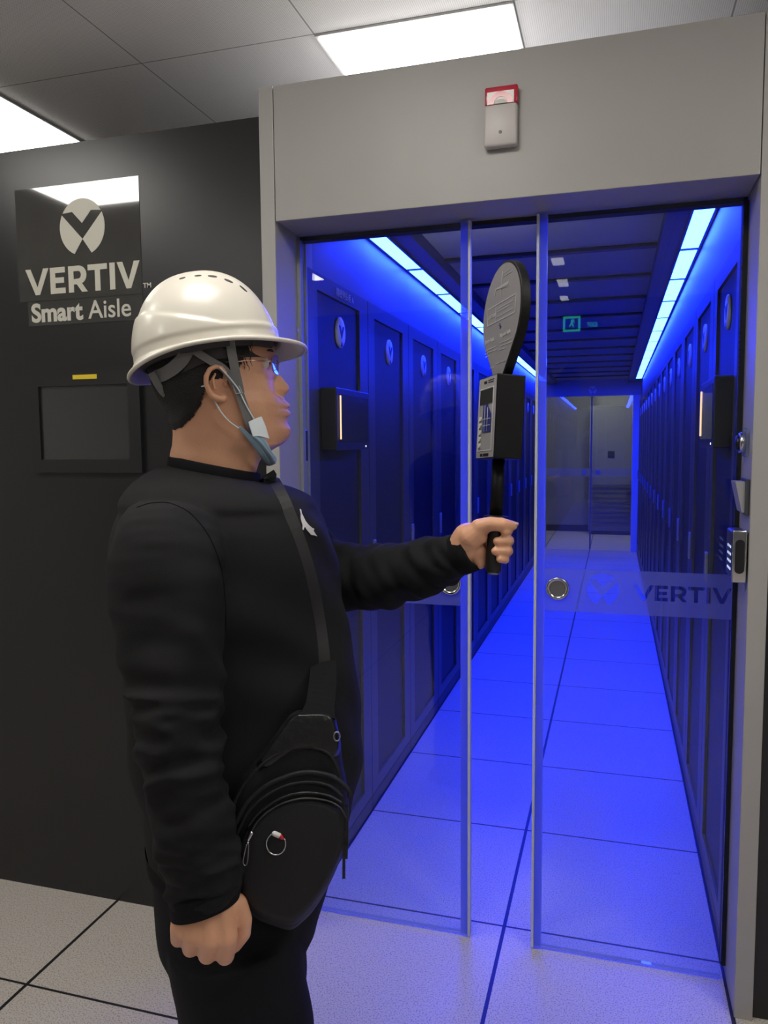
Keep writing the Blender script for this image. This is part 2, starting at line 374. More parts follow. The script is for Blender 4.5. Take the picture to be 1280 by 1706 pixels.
for k, (x0, y0, w_, l_) in enumerate(((-.145, -3.60, .095, .21), (-.155, -4.38, .09, .27), (-.18, -5.0, .08, .2))):
    c = empty('small_ceiling_light', (x0+w_/2, y0+l_/2, HC), ('small white light high behind the viewer, nearest to the doorway', 'small white light high behind the viewer, middle one', 'small white light high behind the viewer, farthest')[k], 'light', 'small ceiling lights')
    MB().box(x0+.006, x0+w_-.006, y0+.006, y0+l_-.006, HC-.006, HC-.0005).build('diffuser', M['lamp_small'], c)
    MB().box(x0, x0+.0055, y0, y0+l_, HC-.008, HC-.0002).box(x0+w_-.0055, x0+w_, y0, y0+l_, HC-.008, HC-.0002).build('frame', M['lamp_frame'], c)

# ------------------------------------------------------------------ sign and screen on the dark panel
YD = -.2
sg = empty('logo_sticker', (-1.245, YD, 1.88), 'large glossy dark sticker with cream emblem and VERTIV lettering on dark panel', 'sign')
MB().box(-1.462, -1.031, YD-.0014, YD-.0002, 1.880, 2.212).build('backing_film', M['sticker'], sg)
flat('emblem', emblem_polys(-1.227, 2.085, .078, .082), M['letter'], (0, YD-.0020, 0), (1, 0, 0), (0, 0, 1), .0008, sg)
flat('lettering', word_polys(-1.436, 1.898, .077, .395), M['letter'], (0, YD-.0020, 0), (1, 0, 0), (0, 0, 1), .0008, sg)
text('trademark', 'TM', .02, M['letter_s'], (-1.028, YD-.0012, 1.896), (1, 0, 0), (0, 0, 1), .0003, .0006, sg)
s2 = empty('aisle_name_sticker', (-1.235, YD, 1.805), 'smaller grey sticker reading Smart Aisle below the large logo sticker', 'sign')
MB().box(-1.432, -1.03, YD-.0014, YD-.0002, 1.806, 1.8785).build('backing_film', M['sticker'], s2)
text('lettering', 'Smart', .075, M['letter_s'], (-1.421, YD-.0020, 1.819), (1, 0, 0), (0, 0, 1), .0026, .0006, s2, xs=1.02)
text('lettering', 'Aisle', .075, M['letter_s'], (-1.217, YD-.0020, 1.819), (1, 0, 0), (0, 0, 1), .0006, .0006, s2, xs=1.0)
sc = empty('display_screen', (-1.24, YD, 1.37), 'dark rectangular display in a black frame on the dark panel', 'screen')
f = MB()
for a in ((-1.432, -1.045, 1.36, 1.40), (-1.432, -1.045, 1.622, 1.665), (-1.432, -1.40, 1.40, 1.622), (-1.085, -1.045, 1.40, 1.622)):
    f.box(a[0], a[1], YD-.014, YD-.0005, a[2], a[3])
f.build('bezel', M['dark2'], sc)
MB().box(-1.40, -1.085, YD-.006, YD-.0008, 1.40, 1.622).build('screen_glass', M['screen'], sc)
ys = MB().box(-1.272, -1.188, YD-.0155, YD-.0142, 1.640, 1.653).build('label_strip', M['yellow'], sc); ys['label'] = 'small yellow strip'

# ------------------------------------------------------------------ alarm on the lintel
al = empty('strobe_alarm', (.012, YF, 2.16), 'red and white alarm strobe mounted on the grey lintel', 'alarm')
M['red'] = mat('red_lens', (.5, .012, .035), .25, coat=.5)
M['alarm_w'] = mat('alarm_white_plastic', (.52, .49, .46), .38)
M['pale'] = mat('pale_reflector', (.85, .8, .76), .3)
bz = MB().box(-.029, .052, YF-.026, YF-.0005, 2.163, 2.262, bev=.006)
bz.build('housing', M['alarm_w'], al, True)
MB().box(-.027, .053, YF-.022, YF-.0005, 2.2622, 2.305, bev=.004).build('red_lens', M['red'], al, True)
flat('reflector', [[(-.021, 2.2625), (.044, 2.2625), (.044, 2.292), (-.021, 2.292)]], M['pale'], (0, YF-.0226, 0), (1, 0, 0), (0, 0, 1), .0008, al)
flat('red_arch', [arc(.0118, 2.2626, .030, .0285, 0, 180, 24)+arc(.0118, 2.2626, .0165, .0165, 180, 0, 24)], M['red'], (0, YF-.0238, 0), (1, 0, 0), (0, 0, 1), .001, al)
flat('housing_dome', [arc(.0118, 2.2624, .0160, .010, 0, 180, 20)], M['alarm_w'], (0, YF-.0246, 0), (1, 0, 0), (0, 0, 1), .0024, al)
MB().lathe((.012, YF-.0262, 2.195), (0, -1, 0), [(0, .004), (.0012, .004), (.0012, 0)], 20).build('sounder_hole', M['dark2'], al)

# ------------------------------------------------------------------ fittings on the right jamb
XJ = .602
bt = empty('exit_button', (XJ, -.15, 1.43), 'round steel push button on clear plate, highest fitting on right jamb', 'button')
MB().box(XJ-.007, XJ-.0005, -.178, -.105, 1.40, 1.47, bev=.003).build('back_plate', glass_mat('clear_plastic', (.85, .9, 1), haze=.25), bt)
MB().lathe((XJ-.0072, -.145, 1.435), (-1, 0, 0), [(0, .026), (.012, .025), (.014, .021), (.014, 0)], 32).build('ring', M['steel'], bt, True)
MB().lathe((XJ-.0214, -.145, 1.435), (-1, 0, 0), [(0, .0185), (.005, .017), (.006, .0)], 32).build('push_cap', M['dark2'], bt, True)
sw = empty('wall_switch', (XJ, -.16, 1.27), 'grey rocker switch on right jamb between button and card reader', 'switch')
MB().box(XJ-.010, XJ-.0005, -.205, -.115, 1.262, 1.348, bev=.002).build('plate', M['stile'], sw)
MB().add([(XJ-.0102, -.198, 1.268), (XJ-.0102, -.122, 1.268), (XJ-.0102, -.122, 1.342), (XJ-.0102, -.198, 1.342), (XJ-.016, -.198, 1.268), (XJ-.016, -.122, 1.268), (XJ-.032, -.122, 1.342), (XJ-.032, -.198, 1.342)],
         [(0,1,2,3),(4,5,6,7),(0,1,5,4),(2,3,7,6),(1,2,6,5),(0,3,7,4)]).build('rocker', mat('grey_plastic', (.3, .3, .3), .4), sw)
rd = empty('access_reader', (XJ, -.16, 1.11), 'silver and black keypad access reader, lowest fitting on right jamb', 'reader')
MB().box(XJ-.034, XJ-.0005, -.195, -.09, 1.105, 1.222, bev=.006).build('housing', M['stile'], rd, True)
MB().box(XJ-.036, XJ-.003, -.2105, -.1955, 1.100, 1.227, bev=.004).build('end_cap', M['steel'], rd, True)
flat('scanner_window', [arc(0, .032, .0105, .009, 0, 180, 12)+arc(0, -.032, .0105, .009, 180, 360, 12)], M['dark2'], (XJ-.0195, -.2118, 1.1635), (1, 0, 0), (0, 0, 1), .002, rd)
kp = MB()
for i in range(3):
    for j in range(4): kp.box(XJ-.0352, XJ-.0342, -.175+.022*i, -.168+.022*i, 1.125+.018*j, 1.131+.018*j)
kp.build('keypad', emit('keypad_glow', (.55, .7, 1), 1.2), rd)
# strike plate on the left jamb
lk = empty('lock_strike', (-.602, -.03, 1.39), 'small steel strike plate with two screws on left jamb', 'lock')
MB().box(-.6015, -.597, -.044, -.018, 1.39, 1.482, bev=.001).build('plate', M['steel'], lk)
for z in (1.405, 1.436, 1.467): MB().lathe((-.5968, -.031, z), (1, 0, 0), [(0, .004), (.001, .0038), (.001, 0)], 14).build('screw', M['dark2'], lk)

# ------------------------------------------------------------------ racks of the aisle
NR = 14
M['badge'] = mat('silver_badge', (.9, .9, .9), .3)
def rack_proto(hmi):
    """front plane x=0 facing +x, y 0..0.6"""
    r = empty('server_rack', (0, 0, 0))
    MB().box(-1.0, -.022, .002, .598, 0.0, 1.975).build('cabinet', M['rack'], r)
    MB().box(-.0215, 0, .002, .598, .0, .055).build('plinth', M['rack'], r)
    d = MB()
    for a in ((.003, .083, .058, 1.97), (.500, .597, .058, 1.97), (.083, .500, 1.918, 1.97), (.083, .500, .058, .11)): d.box(-.0215, 0, *a)
    d = d.build('door', M['stile'], r)
    MB().box(-.0213, -.009, .0835, .4995, .1105, 1.9175).build('mesh_panel', M['mesh'], d)
    b = MB().lathe((-.0088, .305, 1.815), (1, 0, 0), [(0, .042), (.006, .042), (.009, .038), (.009, 0)], 36)
    b.v = [(x, y, 1.815+(z-1.815)*1.22) for x, y, z in b.v]
    bo = b.build('badge', M['badge'], r, True)
    V = [(-.66, .45), (-.3, .45), (0, .02), (.3, .45), (.66, .45), (0, -.5)]
    flat('badge_mark', [[(.305+x*.040, 1.815+y*.048) for x, y in V], [(.305, 1.815-.58*.048), (.305-.3*.04, 1.815-.98*.048), (.305+.3*.04, 1.815-.98*.048)]], M['rack'], (.0006, 0, 0), (0, 1, 0), (0, 0, 1), .001, bo)
    h = MB().box(.0003, .012, .030, .050, .96, 1.07, bev=.004); h.build('handle', M['stile_l'], r, True)
    if hmi:
        k = MB().box(-.0085, .045, .12, .47, 1.42, 1.62, bev=.004).build('monitor', M['rack'], r)
        MB().box(.0452, .0465, .145, .445, 1.445, 1.60).build('monitor_screen', M['screen'], k)
        l = MB().box(.0466, .049, .148, .156, 1.455, 1.595).build('light_bar', emit('warm_light_bar', (1, .62, .35), 1.6), k)
        MB().lathe((.0452, .42, 1.432), (1, 0, 0), [(0, .003), (.001, .003), (.001, 0)], 12).build('power_light', emit('white_indicator', (.9, .95, 1), 3), k)
    return r
def copy_tree(o, parent=None):
    c = o.copy(); COL.objects.link(c); c.parent = parent
    for ch in list(o.children): copy_tree(ch, c)
    return c
ORD = ['nearest to the glass doors', 'second from the glass doors', 'third from the glass doors', 'fourth from the glass doors', 'fifth from the glass doors', 'sixth from the glass doors',
       'seventh from the glass doors', 'eighth from the glass doors', 'seventh from the far end', 'sixth from the far end', 'fifth from the far end', 'fourth from the far end', 'third from the far end', 'last before the far end']
ORD[8:] = ['sixth from the far end', 'fifth from the far end', 'fourth from the far end', 'third from the far end', 'second from the far end', 'last before the far end']
p1 = rack_proto(True); p2 = rack_proto(False); used = set()
for side in (-1, 1):
    for k in range(NR):
        p = p1 if k == 0 else p2
        o = p if p.name not in used else copy_tree(p)
        used.add(p.name)
        if side < 0: o.location = (-.6, .004+k*.6, 0)
        else: o.location = (.6, .004+(k+1)*.6, 0); o.rotation_euler = (0, 0, PI)
        extra = ' with door monitor' if k == 0 else ''
        tag(o, 'black server rack%s in %s row, %s' % (extra, 'left' if side < 0 else 'right', ORD[k]), 'server rack', 'server racks of the %s row' % ('left' if side < 0 else 'right'))
# name plates above the first doors
text('door_name', '\u7cbe\u5bc6\u5217\u5934\u67dc A', .030, M['badge'], (-.5990, .26, 1.932), (0, 1, 0), (0, 0, 1), 0, .0006)
n1 = bpy.data.objects['door_name']; tag(n1, 'small white characters above the left first rack door', 'lettering')
rebase(n1, (-.5990, .26, 1.932))

# ------------------------------------------------------------------ aisle upper panels, roof and strip lights
YE = 8.44
struct('wall_aisle_left', MB().box(-.64, -.612, .06, YE, 1.976, 2.26), M['upper'])
struct('wall_aisle_right', MB().box(.612, .64, .06, YE, 1.976, 2.26), M['upper'])
M['roof'] = glass_mat('milky_roof_panel', (.5, .55, .7), haze=.97, hazecol=(.5, .51, .56), tl_share=.3)
M['bar'] = mat('roof_bar', (.05, .05, .07), .4)
M['soffit'] = mat('roof_soffit', (.10, .10, .13), .45)
rf = struct('ceiling_aisle', MB().box(-.612, .612, .06, YE, 2.262, 2.27), M['roof'])
MB().box(-.611, -.45, .06, YE, 2.212, 2.2615).box(.45, .611, .06, YE, 2.212, 2.2615).build('side_soffit', M['soffit'], rf)
for k in range(14):
    y = .09+.6*k
    MB().box(-.449, .449, y-.022, y+.022, 2.246, 2.2615, bev=.004).build('cross_bar', M['bar'], rf)
ordw = ['first', 'second', 'third', 'fourth', 'fifth', 'sixth', 'seventh', 'eighth', 'ninth', 'tenth', 'eleventh', 'last']
sp0 = None
for side in (-1, 1):
    for k in range(12):
        if sp0 is None:
            o = empty('strip_light', (0, 0, 0))
            MB().box(-.032, .032, .026, .574, 2.2035, 2.2060).build('diffuser', M['strip'], o)
            MB().box(-.040, .040, .003, .597, 2.2062, 2.2117).box(-.040, -.0325, .003, .597, 2.2035, 2.2061).box(.0325, .040, .003, .597, 2.2035, 2.2061).build('housing', M['soffit'], o); sp0 = o
        else: o = copy_tree(sp0)
        o.location = (side*.566, .595+.6*k, 0)
        tag(o, 'blue-white light strip in the %s roof line of the aisle, %s from the door' % ('left' if side < 0 else 'right', ordw[k]), 'strip light', 'strip lights of the %s roof line' % ('left' if side < 0 else 'right'))

# ------------------------------------------------------------------ far end of the aisle
struct('wall_end', MB().box(-.64, .64, YE, YE+.06, 2.045, 2.262), M['upper_l'])
em = flat('end_emblem', emblem_polys(0, 2.12, .05, .055), M['badge'], (.01, YE-.002, 0), (1, 0, 0), (0, 0, 1), .002)
tag(rebase(em, (0, YE-.002, 2.06)), 'small pale emblem on the blue panel above the far doors', 'emblem')
struct('trim_7', MB().box(-.62, -.585, YE, YE+.12, 0, 2.044), M['grey2'])
struct('trim_8', MB().box(.52, .62, YE, YE+.12, 0, 2.044), M['wall'])
d3 = struct('door_3', MB().box(-.583, -.008, YE+.02, YE+.03, .01, 2.04), M['glass'])
d4 = struct('door_4', MB().box(.012, .518, YE+.02, YE+.03, .01, 2.04), M['glass'])
MB().box(-.0078, .0115, YE+.01, YE+.04, .01, 2.04).build('edge_lip', M['upper'], d3)
for d, x in ((d3, -.09), (d4, .09)):
    flat('frosted_band', [rect(-.57, -.012, .985, 1.095) if d is d3 else rect(.015, .515, .985, 1.095)], M['band'], (0, YE+.0195, 0), (1, 0, 0), (0, 0, 1), parent=d)
    MB().lathe((x, YE+.018, 1.04), (0, -1, 0), [(0, .03), (.008, .03), (.008, 0)], 24).build('finger_pull', M['steel_d'], d)
cb = empty('cooling_cabinet', (.25, 10.4, 0), 'pale grey louvred cabinet seen through the far right glass door', 'cabinet')
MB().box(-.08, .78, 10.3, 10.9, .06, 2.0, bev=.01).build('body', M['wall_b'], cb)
lv = MB()
for k in range(9): lv.box(-.02, .72, 10.278, 10.2985, .14+.075*k, .18+.075*k)
lv.build('louvres', mat('grey_louvre', (.1, .1, .11), .4), cb)
MB().box(-.06, .76, 10.31, 10.88, 0, .0595).build('plinth', M['gasket'], cb)
MB().box(.2, .3, 10.292, 10.2995, 1.2, 1.3).build('control_panel', M['dark2'], cb)
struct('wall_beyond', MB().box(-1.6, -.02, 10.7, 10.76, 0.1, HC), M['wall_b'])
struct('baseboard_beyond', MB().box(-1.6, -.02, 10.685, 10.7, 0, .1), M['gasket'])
# illuminated exit sign on the wall behind the camera, seen mirrored in the glass
ex = empty('exit_sign', (-.01, -5.08, 2.42), 'green and dark exit sign mirrored in the glass door', 'sign')
MB().box(-.19, .16, -5.098, -5.075, 2.395, 2.56).build('case', M['dark2'], ex)
gm = emit('green_sign_glow', (.05, .9, .6), 3.0)
flat('arrow_pictogram', [rect(.010, .160, 2.41, 2.545), rect(.030, .140, 2.43, 2.525), [(.06, 2.45), (.075, 2.45), (.085, 2.475), (.1, 2.45), (.112, 2.455), (.092, 2.49), (.092, 2.515), (.07, 2.515), (.055, 2.49), (.065, 2.485), (.075, 2.5), (.076, 2.485)]], gm, (0, -5.0745, 0), (-1, 0, 0), (0, 0, 1), .001, ex)
text('sign_text', 'EXIT', .055, gm, (.135, -5.0745, 2.445), (-1, 0, 0), (0, 0, 1), .001, .001, ex, xs=.8)
# ================================================================== the man
D0 = 1.28
M['skin'] = mat('skin', (.72, .385, .235), .42, sss=.12, bump=(350, .12), var=(14, .10), spec=.4)
M['hair'] = mat('black_hair', (.008, .006, .006), .55, bump=(700, .8))
M['sweat'] = mat('black_sweatshirt_knit', (.0105, .0105, .0115), .9, bump=(900, .25), spec=.25)
M['rib'] = mat('black_rib_knit', (.009, .009, .010), .95, bump=(600, .3), spec=.15)
M['pants'] = mat('black_trousers', (.007, .007, .009), .85, bump=(500, .2), spec=.2)
M['shoe'] = mat('black_shoe', (.012, .012, .012), .4)
M['helmet'] = mat('ivory_helmet_shell', (.70, .66, .57), .32, coat=.15)
M['helmet_in'] = mat('helmet_liner', (.05, .045, .045), .7)
M['strap'] = mat('grey_webbing', (.2, .2, .2), .8, bump=(900, .5))
M['mask_b'] = mat('blue_mask_fabric', (.38, .56, .70), .85, bump=(400, .15))
M['mask_w'] = mat('white_mask_fabric', (.72, .78, .80), .85, bump=(400, .15))
M['leather'] = mat('black_leather', (.010, .010, .011), .33, bump=(28, .9), spec=.5)
M['leather_m'] = mat('black_matte_leather', (.009, .009, .011), .6, bump=(500, .25), spec=.35)
M['zip'] = mat('zip_tape', (.014, .014, .015), .6)
M['lens'] = glass_mat('lens_glass', (.96, .97, .98), 1.5)
M['lip'] = mat('lip_skin', (.36, .12, .10), .4)

def interp(xs, ys, x):
    """smooth (monotone cubic) interpolation"""
    xs = np.array(xs, float); ys = np.array(ys, float); x = np.clip(np.array(x, float), xs[0], xs[-1])
    h = np.diff(xs); dl = np.diff(ys)/h; m = np.zeros_like(ys)
    m[1:-1] = np.where(dl[:-1]*dl[1:] > 0, 2*dl[:-1]*dl[1:]/(dl[:-1]+dl[1:]+1e-12), 0); m[0] = dl[0]; m[-1] = dl[-1]
    i = np.clip(np.searchsorted(xs, x, side='right')-1, 0, len(h)-1); t = (x-xs[i])/h[i]
    return (2*t**3-3*t**2+1)*ys[i]+(t**3-2*t**2+t)*h[i]*m[i]+(-2*t**3+3*t**2)*ys[i+1]+(t**3-t**2)*h[i]*m[i+1]

# head frame: F forwards, L towards the camera side (his right), origin on the sagittal plane
HY = math.radians(27.5)
HF = np.array([math.cos(HY), math.sin(HY), 0]); HS = np.array([math.sin(HY), -math.cos(HY), 0])
HO = at(370, 640, D0); HO = np.array([HO[0], HO[1], 0])
def sag(px, py, off=0.0):      # pixel -> (forward, height) on the plane at lateral offset off
    d = ray(px, py); o = HO+HS*off
    t = ((o-CAM)@HS)/(d@HS); p = CAM+d*t; return float((p-o)@HF), float(p[2])
def hp(u, v, z): return HO+HF*u+HS*v+np.array([0, 0, z])

front = [(470, 385, 385), (480, 400, 400), (500, 423, 423), (530, 443, 443), (565, 454.5, 454.5), (580, 456.5, 456.5), (593, 459.5, 459.5), (604, 459, 457.5), (612, 460.5, 456), (622, 466, 455), (634, 475, 455), (643, 482, 456), (648, 483, 457), (655, 479, 459),
         (661, 473, 464), (668, 476, 468), (674, 483.5, 471), (679, 483, 471), (682.5, 477, 471), (686, 484, 471), (691, 484, 471), (698, 478, 470), (705, 479.5, 470), (716, 485, 471), (724, 483.5, 470), (733, 478, 467), (741, 469, 462), (747, 458, 456), (756, 444, 444), (768, 433, 433), (790, 426, 426), (830, 412, 412)]
back = [(470, 330), (480, 300), (500, 272), (530, 253), (565, 247), (600, 248), (630, 254), (660, 266), (680, 279), (700, 286), (720, 288), (740, 287), (760, 283), (790, 292), (830, 300)]
ztab = [sag(p, y)[1] for y, p, q in front]
uf = [sag(p, y)[0] for y, p, q in front]; ub_ = [sag(q, y)[0] for y, p, q in front]
zb = [sag(p, y)[1] for y, p in back]; ubk = [sag(p, y)[0] for y, p in back]
Z = lambda py: sag(370, py)[1]
wz = [(470, .034), (480, .048), (500, .062), (530, .073), (565, .0775), (600, .079), (640, .0785), (680, .076), (705, .073), (725, .070), (740, .067), (755, .064), (770, .063), (790, .060), (830, .055)]
wzz = [Z(y) for y, w in wz]; ww_ = [w for y, w in wz]
ZTOP = Z(466)
def head_surface(nz=150, nphi=112, grow=0.0):
    zs = np.linspace(Z(830), Z(472), nz)
    zs = np.concatenate([zs, ZTOP-(ZTOP-zs[-1])*np.array([.7, .42, .2, .06, .0])])
    rings = []
    for z in zs:
        zc = min(z, Z(472))
        f_full = interp(ztab[::-1], uf[::-1], zc); f_base = interp(ztab[::-1], ub_[::-1], zc)
        bk = interp(zb[::-1], ubk[::-1], zc); w = interp(wzz[::-1], ww_[::-1], zc)
        k = 1.0
        if z > Z(472): k = math.sqrt(max(1e-4, 1-((z-Z(472))/(ZTOP-Z(472)))**2))
        c = (f_base+bk)/2; a = (f_base-bk)/2
        py_ = np.interp(z, [Z(830), Z(457)], [830, 457])
        ring = []
        for i in range(nphi):
            ph = 2*PI*i/nphi; cs, sn = math.cos(ph), math.sin(ph)
            e = .86 if cs > 0 else .95
            u = a*math.copysign(abs(cs)**e, cs)*k; v = w*math.copysign(abs(sn)**.88, sn)*k
            if cs > 0: v *= 1-.16*cs**2*(1 if z > Z(740) else 0.3)
            u = c+u
            if cs > 0 and z <= Z(472):
                ex = f_full-f_base
                sg_ = np.interp(py_, [600, 625, 648, 660, 675, 690, 700, 715, 735], [.009, .010, .0135, .012, .022, .024, .024, .026, .026])
                u += ex*math.exp(-(v/sg_)**2)
                # eye sockets and cheeks
                for s in (-1, 1):
                    ds = ((z-Z(607))/.011)**2+((v-s*.031)/.019)**2; u -= .0075*math.exp(-ds)
                    db = ((z-Z(592))/.006)**2+((v-s*.030)/.022)**2; u += .003*math.exp(-db)
                    dc = ((z-Z(655))/.022)**2+((v-s*.042)/.020)**2; q = .004*math.exp(-dc); u += q
                    dn = ((z-Z(648))/.006)**2+((v-s*.0125)/.006)**2; u += .0065*math.exp(-dn)
            n = np.array([cs, sn])
            ring.append((u+cs*grow, v+sn*grow, z+(grow if z > Z(480) else 0)))
        rings.append(ring)
    return np.array(rings)
HG = head_surface()
body = MB()
body.rings([[hp(*p) for p in r] for r in HG])

# ears
def ear(s):
    off = .0775
    def e(px, py, o=0.0):
        u, z = sag(px, py, off); return hp(u, s*(off+o), z)
    helix = [(378, 634, .004), (376, 622, .008), (369, 614, .012), (360, 612.5, .015), (350, 617, .017), (344.5, 628, .018), (344, 640, .017), (348, 651, .014), (353, 659, .011), (361, 664, .009), (371, 666, .007), (376, 661, .005)]
    body.tube([e(a, b, o) for a, b, o in helix], [.0032, .0036, .0038, .0040, .0042, .0042, .0042, .0044, .0050, .0058, .0062, .0045], 10)
    body.tube([e(360, 622, .010), e(355, 632, .011), e(356, 644, .009), e(362, 651, .008)], [.0022, .0028, .0028, .002], 8)
    # shell of the ear behind the rim
    pts = [(372, 620), (360, 617), (350, 624), (348, 640), (353, 654), (364, 661), (374, 655)]
    R0 = [e(a, b, -.004) for a, b in pts]; R1 = [e(a, b, .003 if i < 5 else .001) for i, (a, b) in enumerate(pts)]
    body.rings([R0, R1])
    body.sphere(e(376, 641, .003), .0042, 10, 8)
ear(1); ear(-1)

# torso, arms and legs under the clothes; body facing a little less turned than the head
BY = math.radians(20)
BF = np.array([math.cos(BY), math.sin(BY), 0]); BS = np.array([math.sin(BY), -math.cos(BY), 0])
def ellipse_ring(c, A, B, n=64, e=1.0):
    out = []
    for i in range(n):
        ph = 2*PI*i/n; cs, sn = math.cos(ph), math.sin(ph)
        out.append(np.array(c)+np.array(A)*math.copysign(abs(cs)**e, cs)+np.array(B)*math.copysign(abs(sn)**e, sn))
    return out
def px2m(dpx, d): return dpx*d/FPX
# (py, left px, right px, lateral half width)
TORSO = [(765, 283, 440, .068), (775, 272, 458, .082), (786, 256, 476, .108), (800, 240, 492, .135), (818, 222, 508, .155), (845, 206, 528, .172), (880, 196, 548, .182), (940, 194, 562, .184), (1000, 200, 570, .180), (1060, 208, 582, .176), (1120, 214, 596, .176),
         (1180, 220, 603, .178), (1240, 226, 604, .180), (1290, 234, 597, .178), (1330, 244, 588, .174), (1380, 252, 574, .170), (1420, 256, 565, .168), (1470, 260, 552, .166), (1520, 264, 536, .164), (1545, 268, 530, .162)]
DT = 1.30
def torso_rings(n, lo=None, hi=None, shrink=0.0, cnt=90):
    py = np.linspace(lo or TORSO[0][0], hi or TORSO[-1][0], cnt); a = np.array(TORSO, float); R = []
    for y in py:
        l, r, w = (float(interp(a[:, 0], a[:, k], y)) for k in (1, 2, 3))
        c = at((l+r)/2, y, DT); h = px2m((r-l)/2, DT)-shrink
        R.append((y, c, h, w-shrink))
    return R
TR = torso_rings(64, lo=835, shrink=.022)
TH = math.radians(20)
def tilt_ring(y, c, h, w, n=64, e=.95):
    """the neck opening and shoulders lean with the collar"""
    return ellipse_ring(c, BF*h, BS*w, n, e)
body.rings([tilt_ring(y, c, h, w) for y, c, h, w in TR])
hipc = TR[-1][1]
LEGC = {1: at(413, 1650, 1.215), -1: at(416, 1650, 1.385)}
for s in (-1, 1):      # legs and feet down to the floor
    top = hipc+BS*s*.085; top[2] = TR[-1][1][2]
    zk = [(top[2]+.02, .085, 0), (.55, .076, .005), (.44, .062, .01), (.30, .062, -.005), (.12, .042, -.01), (.07, .042, -.01)]
    base = np.array([LEGC[s][0], LEGC[s][1], 0])
    body.tube([np.array([base[0], base[1], 0])+BF*f+np.array([0, 0, z]) for z, r, f in zk], [r for z, r, f in zk], 20)
    body.capsule(base+BF*-.03+np.array([0, 0, .045]), base+BF*.15+np.array([0, 0, .035]), .036, .028)

# near arm (his right): px centre, py, distance, radius
ARM_R = [(276, 880, 1.125, .045), (282, 1000, 1.09, .042), (290, 1160, 1.067, .038), (303, 1250, 1.058, .038), (330, 1380, 1.055, .038), (343, 1480, 1.055, .029)]
body.tube([at(x, y, d) for x, y, d, r in ARM_R], [r for *_, r in ARM_R], 20)
# far arm (his left), reaching towards the door
ARM_L = [(450, 900, 1.42, .035), (520, 940, 1.435, .040), (600, 960, 1.42, .040), (680, 945, 1.36, .040), (745, 925, 1.30, .032), (785, 912, 1.265, .026)]
body.tube([at(x, y, d) for x, y, d, r in ARM_L], [r for *_, r in ARM_L], 20)

# right hand: a loosely closed fist, back of the hand to the camera
def q2(x, y, d): return at(260+x/7.11, 1470+y/7.11, d)
rh = body
wr = q2(600, 120, 1.055)
mc = [q2(850, 640, 1.040), q2(650, 670, 1.036), q2(450, 620, 1.040), q2(275, 530, 1.047)]
pip = [q2(820, 865, 1.058), q2(610, 850, 1.055), q2(415, 775, 1.058), q2(265, 670, 1.062)]
dip = [q2(840, 800, 1.088), q2(640, 780, 1.085), q2(450, 720, 1.086), q2(310, 630, 1.086)]
tip = [q2(860, 660, 1.090), q2(670, 640, 1.090), q2(490, 600, 1.088), q2(350, 540, 1.086)]
wrs = [q2(760, 180, 1.052), q2(630, 200, 1.050), q2(480, 220, 1.052), q2(350, 230, 1.058)]
rr = [(.0140, .0128, .0112, .0098), (.0142, .0130, .0114, .0100), (.0134, .0122, .0108, .0096), (.0124, .0108, .0094, .0086)]
for i in range(4):
    body.capsule(wrs[i], mc[i], .0165, rr[i][0]); body.capsule(mc[i], pip[i], rr[i][0], rr[i][1])
    body.capsule(pip[i], dip[i], rr[i][1], rr[i][2]); body.capsule(dip[i], tip[i], rr[i][2], rr[i][3])
for i in range(3): body.capsule((wrs[i]+wrs[i+1])/2, (mc[i]+mc[i+1])/2, .015, .0125)
body.capsule(q2(600, 300, 1.075), q2(700, 560, 1.070), .022, .018)
body.capsule(wr, q2(560, 330, 1.062), .027, .022)
th = [q2(960, 260, 1.062), q2(1030, 440, 1.066), q2(1020, 600, 1.072), q2(935, 740, 1.078)]
for a, b, r0, r1 in zip(th, th[1:], (.0150, .0130, .0122), (.0130, .0122, .0100)): body.capsule(a, b, r0, r1)
body.capsule(q2(760, 380, 1.062), th[1], .018, .012)

# left hand closed round the grip of the meter, palm side to the camera
def q1(x, y, d): return at(770+x/11.64, 850+y/11.64, d)
DG = 1.25
wl_ = q1(60, 600, 1.262)
body.capsule(at(770, 918, 1.27), q1(120, 560, 1.262), .028, .027)
mcl = [q1(450, 330, 1.282), q1(470, 540, 1.286), q1(460, 740, 1.285), q1(420, 920, 1.281)]
for i, m_ in enumerate(mcl):
    body.capsule(q1(110, 480+80*i, 1.268), m_, .0165, .0125)
body.capsule(q1(150, 520, 1.25), q1(390, 330, 1.240), .021, .0145)     # thenar
body.capsule(q1(120, 640, 1.255), q1(340, 520, 1.244), .020, .013)
body.capsule(q1(200, 760, 1.262), q1(340, 1000, 1.262), .0165, .0125)   # heel of the palm
body.capsule(q1(160, 680, 1.262), q1(330, 830, 1.258), .018, .013)
for a, b, r0, r1 in ((q1(330, 330, 1.240), q1(560, 265, 1.2315), .0140, .0118), (q1(560, 265, 1.2315), q1(760, 275, 1.232), .0118, .0115), (q1(760, 275, 1.232), q1(985, 300, 1.242), .0112, .0078)):
    body.capsule(a, b, r0, r1)
fy = [(330, 385, 425, 820), (560, 592, 602, 680), (765, 795, 795, 645), (930, 958, 955, 725)]
fr = [.0074, .0080, .0080, .0066]
for i, (ym, yp, yt, xt) in enumerate(fy):
    r = fr[i]; xr = (905, 915, 895, 840)[i]
    body.capsule(mcl[i], q1(820, ym+10, 1.283), .0115, r*1.15)
    body.capsule(q1(820, ym+10, 1.283), q1(xr, yp, 1.262), r*1.15, r*1.08)
    body.capsule(q1(xr, yp, 1.262), q1(xr-25, (yp+yt)/2, 1.241), r*1.08, r)
    body.capsule(q1(xr-25, (yp+yt)/2, 1.241), q1(xt, yt, 1.2315), r, r*.86)

